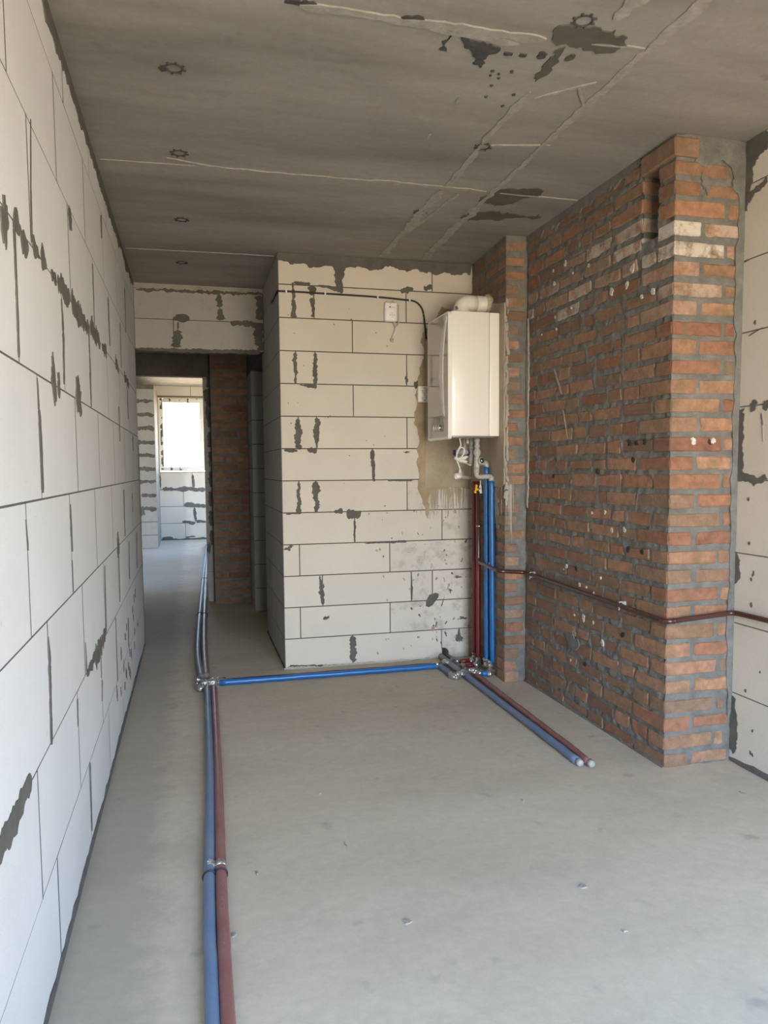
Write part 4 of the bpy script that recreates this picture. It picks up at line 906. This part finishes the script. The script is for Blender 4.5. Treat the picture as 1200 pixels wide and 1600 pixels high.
tube('socket', [(B2[0], B2[1], zt2+.03), (B2[0], B2[1], zt2+.0005)], .0178, M['pp'], ma, 14)
# second column with side valve
mc = thing('side_valve', 'grey plastic valve with navy rings behind the white cord under the boiler', 'valve', c3(570, 170, 4.53))
tube('brass_nipple', [np.array((*c3(580, 200, 4.53)[:2], BZ0-.0045)), c3(580, 210, 4.53)], .008, M['brass'], mc, 12)
column('union', 570, 195, 570, 420, 4.53, [(0, .0155), (.35, .0155), (.4, .013), (.7, .013), (.75, .016), (1, .016)], M['pp'], mc, 8)
column('tee', 565, 415, 562, 580, 4.53, [(0, .016), (.2, .0185), (.8, .0185), (1, .016)], M['pp'], mc)
column('tail', 560, 570, 558, 770, 4.53, [(0, .013), (.1, .0145), (1, .0145)], M['pp'], mc)
tube('valve_body', [c3(560, 490, 4.53), c3(440, 485, 4.53), c3(425, 485, 4.53), c3(330, 482, 4.53), c3(325, 482, 4.53), c3(215, 485, 4.53)], [.014, .014, .019, .019, .0135, .0135], M['pp'], mc, 14)
for x in (485, 195): tube('navy_ring', [c3(x-10, 500, 4.53), c3(x+14, 500, 4.53)], .0195 if x > 300 else .018, M['blue_plastic'], mc, 14)
for (x, y0, y1, r, m_) in ((415, 150, 400, .010, 'pp'), (350, 150, 330, .006, 'brass')):
    pass
ho = thing('flex_hose', 'thin braided hose with white nut hanging under the boiler', 'hose', c3(480, 150, 4.57))
tube('hose', smoothed([np.array((*c3(480, 160, 4.57)[:2], BZ0-.004)), c3(480, 220, 4.57), c3(488, 330, 4.57), c3(486, 470, 4.56)], 6), .0042, M['chrome'], ho, 8)
tube('nut', [c3(480, 225, 4.57), c3(480, 300, 4.57)], [.010, .012], M['plastic'], ho, 6)
gp_ = tube('return_pipe', [np.array((*c3(412, 160, 4.6)[:2], BZ0-.004)), c3(412, 400, 4.6), c3(414, 470, 4.56)], .0105, M['pp'], None, 12, 0, c3(412, 110, 4.6)); tag(gp_, 'short grey pipe stub behind the thin hose under the boiler', 'pipe')
gq = tube('drain_pipe', fillet([c3(350, 880, 4.74), c3(350, 1010, 4.74), c3(560, 1015, 4.74)], .03, 6), .013, M['pp'], None, 12, 0, c3(350, 1010, 4.74)); tag(gq, 'short grey drain pipe elbow low behind the white plug', 'pipe')
# power cord
pc = thing('power_cord', 'white power cord looped and tied under the boiler with a plug', 'power cord', c3(250, 620, 4.43))
cY = 4.43
tube('cord', smoothed([np.array((*c3(305, 160, cY)[:2], BZ0-.004)), c3(310, 220, cY), c3(335, 340, cY), c3(300, 400, cY-.008), c3(262, 470, cY-.012), c3(248, 560, cY-.012), c3(255, 620, cY-.01)], 7), .0042, M['cord'], pc, 8)
tube('cord', smoothed([c3(255, 625, cY), c3(340, 590, cY), c3(400, 510, cY), c3(405, 430, cY), c3(370, 390, cY), c3(320, 400, cY), c3(275, 470, cY), c3(250, 560, cY), c3(245, 630, cY)], 7), .0040, M['cord'], pc, 8)
for (x, y, dy) in ((450, 590, -.012), (440, 685, -.006), (420, 620, .0)):
    tube('cord', smoothed([c3(240, 622, cY+dy), c3(330, 622+(y-622)*.4, cY+dy), c3(x, y-12, cY+dy), c3(x+8, y+4, cY+dy), c3(330, 640+(y-622)*.5, cY+dy), c3(245, 640, cY+dy)], 6), .0040, M['cord'], pc, 8)
tube('cord', smoothed([c3(245, 640, cY), c3(270, 700, cY), c3(300, 780, cY), c3(320, 860, cY), c3(318, 900, cY)], 6), .0042, M['cord'], pc, 8)
tube('tie', [c3(205, 612, cY-.004), c3(300, 632, cY-.004)], .009, M['cord'], pc, 8)
pl_ = tube('plug', [c3(318, 850, cY), c3(316, 910, cY), c3(300, 985, cY), c3(298, 1000, cY)], [.007, .009, .014, .014], M['cord'], pc, 12)
tube('plug_face', [c3(320, 985, cY), c3(232, 990, cY-.01), c3(228, 990, cY-.01)], [.020, .0185, .017], M['plastic'], pc, 16)
for y in (965, 1015): tube('prong', [c3(240, y, cY-.01), c3(205, y+2, cY-.014)], .0025, M['chrome'], pl_, 8)
wi = tube('sensor_wire', smoothed([c3(240, 700, 4.5), c3(330, 695, 4.5), c3(430, 715, 4.5), c3(545, 765, 4.5)], 6), .0026, M['cord'], None, 6, 0, c3(240, 700, 4.5)); tag(wi, 'thin white wire sticking out beneath the cord bundle', 'wire')

# ------------------------------------------------------------------ risers
def wavy(a, b, step, amp):
    L = resample([a, b], step); L[1:-1] += np.random.RandomState(int(abs(a[0])*1e4) % 9999).normal(0, amp, (len(L)-2, 3)); return L
def sleeve(name, path, r, mat, label, cat='pipe', group=None, n=16, wob=.02):
    k = thing(name, label, cat, path[0], group); tube('sleeve', path, r, mat, k, n, wob); return k
def riser(name, px, ptop, pbase, Y, r, mat, label, zb_=.05):
    a = P(*ptop, Y); b = np.array((*P(*pbase, Y)[:2], zb_)); return sleeve(name, wavy(a, b, .03, .0006), r, mat, label)
t_b1 = riser('blue_riser_pipe', 0, (759.8, 729), (761, 1030), 4.47, .0170, M['blue'], 'blue insulated riser, the taller one set further back by the pier', .07)
t_b2 = riser('blue_riser_pipe', 0, (767.8, 751), (770, 1030), 4.40, .0178, M['blue'], 'blue insulated riser, the front one next to the brick pier', .07)
t_r1 = riser('red_riser_pipe', 0, (741, 752), (741.3, 1028), 4.68, .0150, M['red'], 'dark red insulated riser nearest the cream block wall', .05)
t_r2 = riser('red_riser_pipe', 0, (747, 752), (747.3, 1030), 4.60, .0150, M['red'], 'dark red insulated riser next to the brown gas pipe', .06)
# gas pipe
GX = 2.107
gpts = [P(751.5, 768, 4.53), np.array((GX, 4.53, .72))]
gpts[0][0] = GX+.0
gpath = fillet([gpts[0], (GX, 4.53, .694), (2.098, 4.172, .680), (2.262, 4.165, .668), (2.262, 2.768, .640), (2.592, 2.768, .662), (2.592, 0.6, .70), (2.592, -.93, .72)], .035, 7)
ga = thing('gas_pipe', 'dark brown gas pipe dropping by the risers and running along the brick chimney', 'gas pipe', (GX, 4.53, .694))
tube('steel_pipe', gpath, .0112, M['gas'], ga, 14)
for q in ((2.262, 2.80, .6408), (2.30, 2.768, .6425)): tube('weld_ring', [np.array(q)-(np.array((0, .004, 0)) if q[1] > 2.78 else np.array((.004, 0, 0))), np.array(q)+(np.array((0, .004, 0)) if q[1] > 2.78 else np.array((.004, 0, 0)))], .0127, M['gas'], ga, 14)
for (x, y) in ((830, 898), (970, 945)):
    q = at(x, y, 0, 2.262); k = thing('pipe_clip', 'grey plastic clip holding the gas pipe near the '+('inner corner by the pier' if x < 900 else 'outer chimney corner'), 'pipe clip', q, 'gas pipe clips')
    for t in (0,): tube('ring', [q+np.array((.0135*math.cos(w), 0, .0135*math.sin(w)+.0)) for w in np.linspace(-2.4, 2.4, 16)], .0042, M['clip'], k, 8)
    v, f = chamfer_vf((q[0]+.010, q[1]-.008, q[2]-.017), (2.289, q[1]+.008, q[2]+.017), .003); mesh_obj('foot', v, f, M['clip'], k)
    tube('lug', [q+np.array((-.006, 0, -.012)), q+np.array((-.010, 0, -.026))], .0035, M['clip'], k, 6)
va = thing('gas_valve', 'yellow-handled gas valve with white nozzle at the top of the brown pipe', 'valve', P(745, 770, 4.52))
yk = smoothed([c3(640, 1175, 4.5), c3(668, 1190, 4.5), c3(645, 1240, 4.495), c3(690, 1262, 4.49), c3(650, 1275, 4.495), c3(630, 1320, 4.5), c3(655, 1330, 4.5)], 5)
tube('handle', yk, .0065, M['yellow'], va, 8)
tube('valve_body', [c3(742, 1075, 4.53), c3(742, 1180, 4.53), c3(742, 1185, 4.53), c3(742, 1300, 4.53), c3(742, 1325, 4.53), c3(742, 1345, 4.53)], [.0035, .004, .008, .010, .014, .014], M['plastic'], va, 14)
tube('stem', [c3(742, 1250, 4.53), c3(660, 1250, 4.50)], .006, M['brass'], va, 8)
cw = P(750.5, 822, 4.515); ck = thing('pipe_clip', 'small white clip on the vertical brown gas pipe', 'pipe clip', cw, 'gas pipe clips')
tube('ring', [(GX+.0135*math.cos(w), 4.53+.0135*math.sin(w), cw[2]) for w in np.linspace(0, 2*math.pi, 18)], .004, M['chrome'], ck, 8)
tube('lug', [(GX-.012, 4.515, cw[2]), (GX+.016, 4.515, cw[2])], .0045, M['chrome'], ck, 8)
kq = np.array((2.1, 4.33, .697)); tube('hook', [kq, kq+np.array((0, 0, .018))], .0028, M['chrome'], ga, 8)

# ------------------------------------------------------------------ pipes lying on the floor
Rn = .0182
def fpath(pts, r, ext=None):
    q = [at(x, y, 2, r) for x, y in pts]
    if ext is not None: q = [np.array(ext)]+q
    return resample(smoothed(q, 8), .04)
nb = fpath([(332, 1600), (327.5, 1480), (327, 1370), (328, 1200), (324, 1076)], Rn, (.345, -.9, Rn)); nr = fpath([(356, 1600), (350, 1480), (345, 1366), (340.5, 1200), (334.5, 1076)], Rn, (.388, -.9, Rn))
pb_ = thing('blue_floor_pipe', 'dusty blue insulated pipe along the floor nearest the left wall in front', 'pipe', nb[0]); tube('sleeve', nb, Rn, M['blue_d'], pb_, 18, .015)
pr_ = thing('red_floor_pipe', 'dusty red insulated pipe along the floor beside the blue one in front', 'pipe', nr[0]); tube('sleeve', nr, Rn, M['red_d'], pr_, 18, .015)
tp = at(329, 1358, 2, Rn); tr = at(344.5, 1357, 2, Rn); dY = np.array((0, .018, 0))
tube('foil_band', [tp-dY*.2, tp+dY*1.6], Rn+.0012, M['foil'], pb_, 18, .02); tube('foil_band', [tr-dY*.2, tr+dY*1.6], Rn+.0012, M['foil'], pr_, 18, .02)
for i in range(14):
    if i in (6, 7): continue
    q = at(347.0+i*.35, 1375+i*8.0, 2, 2*Rn); v, f = box_vf((q[0]-.0045, q[1]-.004, 2*Rn-.001), (q[0]-.001, q[1]+.004, 2*Rn+.0004)); mesh_obj('printed_mark', v, f, M['panel'], pr_)
def tie(pts, r, label):
    k = thing('cable_tie', label, 'cable tie', pts[0], 'black cable ties on the floor pipes')
    for q in pts: tube('band', [np.array((q[0]+(r+.0022)*math.cos(w), q[1], max(.002, q[2]+(r+.0022)*math.sin(w)))) for w in np.linspace(0, 2*math.pi, 22)], .0028, M['tie'], k, 6)
    if len(pts) > 1:
        m_ = (np.array(pts[0])+np.array(pts[1]))/2; v, f = chamfer_vf(m_+np.array((-.012, -.006, -.004)), m_+np.array((.012, .006, .008)), .002); mesh_obj('head', v, f, M['tie'], k)
tie([at(327.5, 1370, 2, Rn), at(345, 1366, 2, Rn)], Rn, 'black cable tie holding the blue and red floor pipes in front')
Rf = .0215
fb = fpath([(314.5, 1060), (309, 1025), (310, 985), (313.5, 945), (317.5, 905), (321.5, 870), (323, 852)], Rf); frd = fpath([(322.5, 1058), (319.5, 1020), (319.0, 985), (320.0, 945), (321.8, 905), (324.2, 870)], Rf)
t_gb = sleeve('grey_blue_floor_pipe', fb, Rf, M['blue_g'], 'grey dust-covered blue pipe running down the corridor to the far room')
sleeve('grey_red_floor_pipe', frd, Rf, M['red_g'], 'grey-pink dust-covered red pipe running down the corridor beside the blue one')
tie([at(312, 961, 2, Rf), at(320, 961, 2, Rf)], Rf, 'black cable tie on the grey pipes in mid corridor'); tie([at(317.5, 906, 2, Rf), at(321.6, 906, 2, Rf)], Rf, 'black cable tie on the grey pipes at the far doorway')
# branch to the risers
b0 = at(343, 1067, 2, Rn); b1 = at(683, 1040.5, 2, Rn)
t_bb = sleeve('blue_floor_pipe', wavy(b0, b1, .04, .0008), Rn, M['blue'], 'bright blue insulated pipe crossing the floor along the block wall')
sleeve('red_floor_pipe', wavy(b0+np.array((.02, .040, -.003)), b1+np.array((.06, .040, -.003)), .04, .0008), Rn-.003, M['red'], 'dark red insulated pipe behind the bright blue one along the block wall')
def lump(name, pts, r, parent, wob=.13):
    pth = resample(smoothed(pts, 6), .012); n_ = len(pth); rr = [r*(1+.16*math.sin(i*1.7)+random.uniform(-.08, .08)) for i in range(n_)]
    o = tube(name, pth, rr, M['foil'], parent, 12, wob); return o
lump('foil_wrap', [at(308, 1067, 2, .024), at(316, 1068, 2, .024), at(330, 1066.5, 2, .026), at(343, 1064, 2, .024), at(351, 1063, 2, .022)], .023, t_bb)
lump('foil_wrap', [at(310.5, 1062, 2, .022), at(311, 1074, 2, .022), at(318, 1076, 2, .02)], .020, t_gb)
# stub ends with caps
s0 = at(726, 1054, 2, Rn); s1 = at(903, 1189.5, 2, Rn); t0 = at(738, 1050, 2, Rn); t1 = at(921, 1191, 2, Rn)
for (a, b, m_, l_, c_) in ((s0, s1, M['blue_d'], 'blue insulated stub pipe ending free on the floor', 'blue_stub_pipe'), (t0, t1, M['red_d'], 'red insulated stub pipe ending free on the floor beside the blue one', 'red_stub_pipe')):
    k = thing(c_, l_, 'pipe', a); tube('sleeve', wavy(a, b, .04, .0008), Rn if 'blue' in c_ else Rn-.002, m_, k, 16, .015); d_ = (b-a)/np.linalg.norm(b-a)
    tube('end_cap', [b-d_*.004, b+d_*.022, b+d_*.027], [.0158, .0158, .0125], M['cap'], k, 16)
c4 = lambda x, y, z: at(670+x/10, 995+y/10, 2, z)
tube('sleeve', wavy(c4(150, 435, .02), c4(370, 600, .02), .03, .0008), .0185, M['blue_d'], t_bb, 16, .02)
hp = [np.array((HC[0]-.016, YB+.15, HC[1]-.012)), np.array((HC[0]-.016, YB-.005, HC[1]-.016)), c4(330, 420, .045), c4(520, 560, .03)]
t_hp = sleeve('grey_hole_pipe', resample(smoothed(hp, 8), .02), 0.019, M['blue_g'], 'grey-blue pipe coming out of the round hole in the block wall')
hp2 = [np.array((HC[0]+.023, YB+.15, HC[1]-.012)), np.array((HC[0]+.023, YB-.005, HC[1]-.014)), c4(430, 365, .05)]
sleeve('red_hole_pipe', resample(smoothed(hp2, 8), .02), .0145, M['red_g'], 'dull red pipe beside the grey one in the round wall hole')
tube('sleeve', wavy(c4(480, 385, .035), c4(660, 365, .035), .03, .0008), .0140, M['red'], t_r1, 16, .02)
tube('sleeve', wavy(c4(570, 455, .03), c4(710, 450, .03), .03, .0008), .0140, M['red'], t_r2, 16, .02)
tube('sleeve', wavy(c4(795, 570, .022), c4(920, 575, .022), .03, .0008), .0180, M['blue'], t_b2, 16, .02)
lump('foil_wrap', [c4(75, 440, .02), c4(120, 440, .022), c4(165, 455, .022)], .020, t_bb)
lump('foil_wrap', [c4(355, 590, .022), c4(400, 620, .022), c4(450, 615, .02)], .022, t_bb)
lump('foil_wrap', [c4(450, 590, .03), c4(520, 570, .04), c4(600, 525, .04), c4(680, 530, .04), c4(760, 560, .03), c4(800, 568, .022)], .019, t_b2)
lump('foil_wrap', [c4(905, 575, .024), c4(980, 560, .024), np.array((B2[0], 4.41, .045)), np.array((B2[0], 4.41, .085))], .0195, t_b2)
lump('foil_wrap', [np.array((B1[0]-.004, 4.455, .03)), np.array((B1[0], 4.47, .06)), np.array((B1[0], 4.47, .085))], .0185, t_b1)
lump('foil_wrap', [c4(640, 370, .035), c4(700, 350, .04), np.array((*P(741.3, 1028, 4.68)[:2], .05)), np.array((*P(741.3, 1028, 4.68)[:2], .075))], .0165, t_r1)
lump('foil_wrap', [c4(700, 452, .03), c4(760, 435, .03), np.array((*P(747.3, 1030, 4.60)[:2], .055)), np.array((*P(747.3, 1030, 4.60)[:2], .08))], .0165, t_r2)
lump('foil_wrap', [c4(230, 390, .05), c4(290, 400, .055), c4(345, 380, .055), c4(400, 370, .05), c4(470, 395, .04)], .0165, t_hp)
lump('foil_wrap', [c4(500, 440, .035), c4(570, 455, .03)], .0165, t_r2)
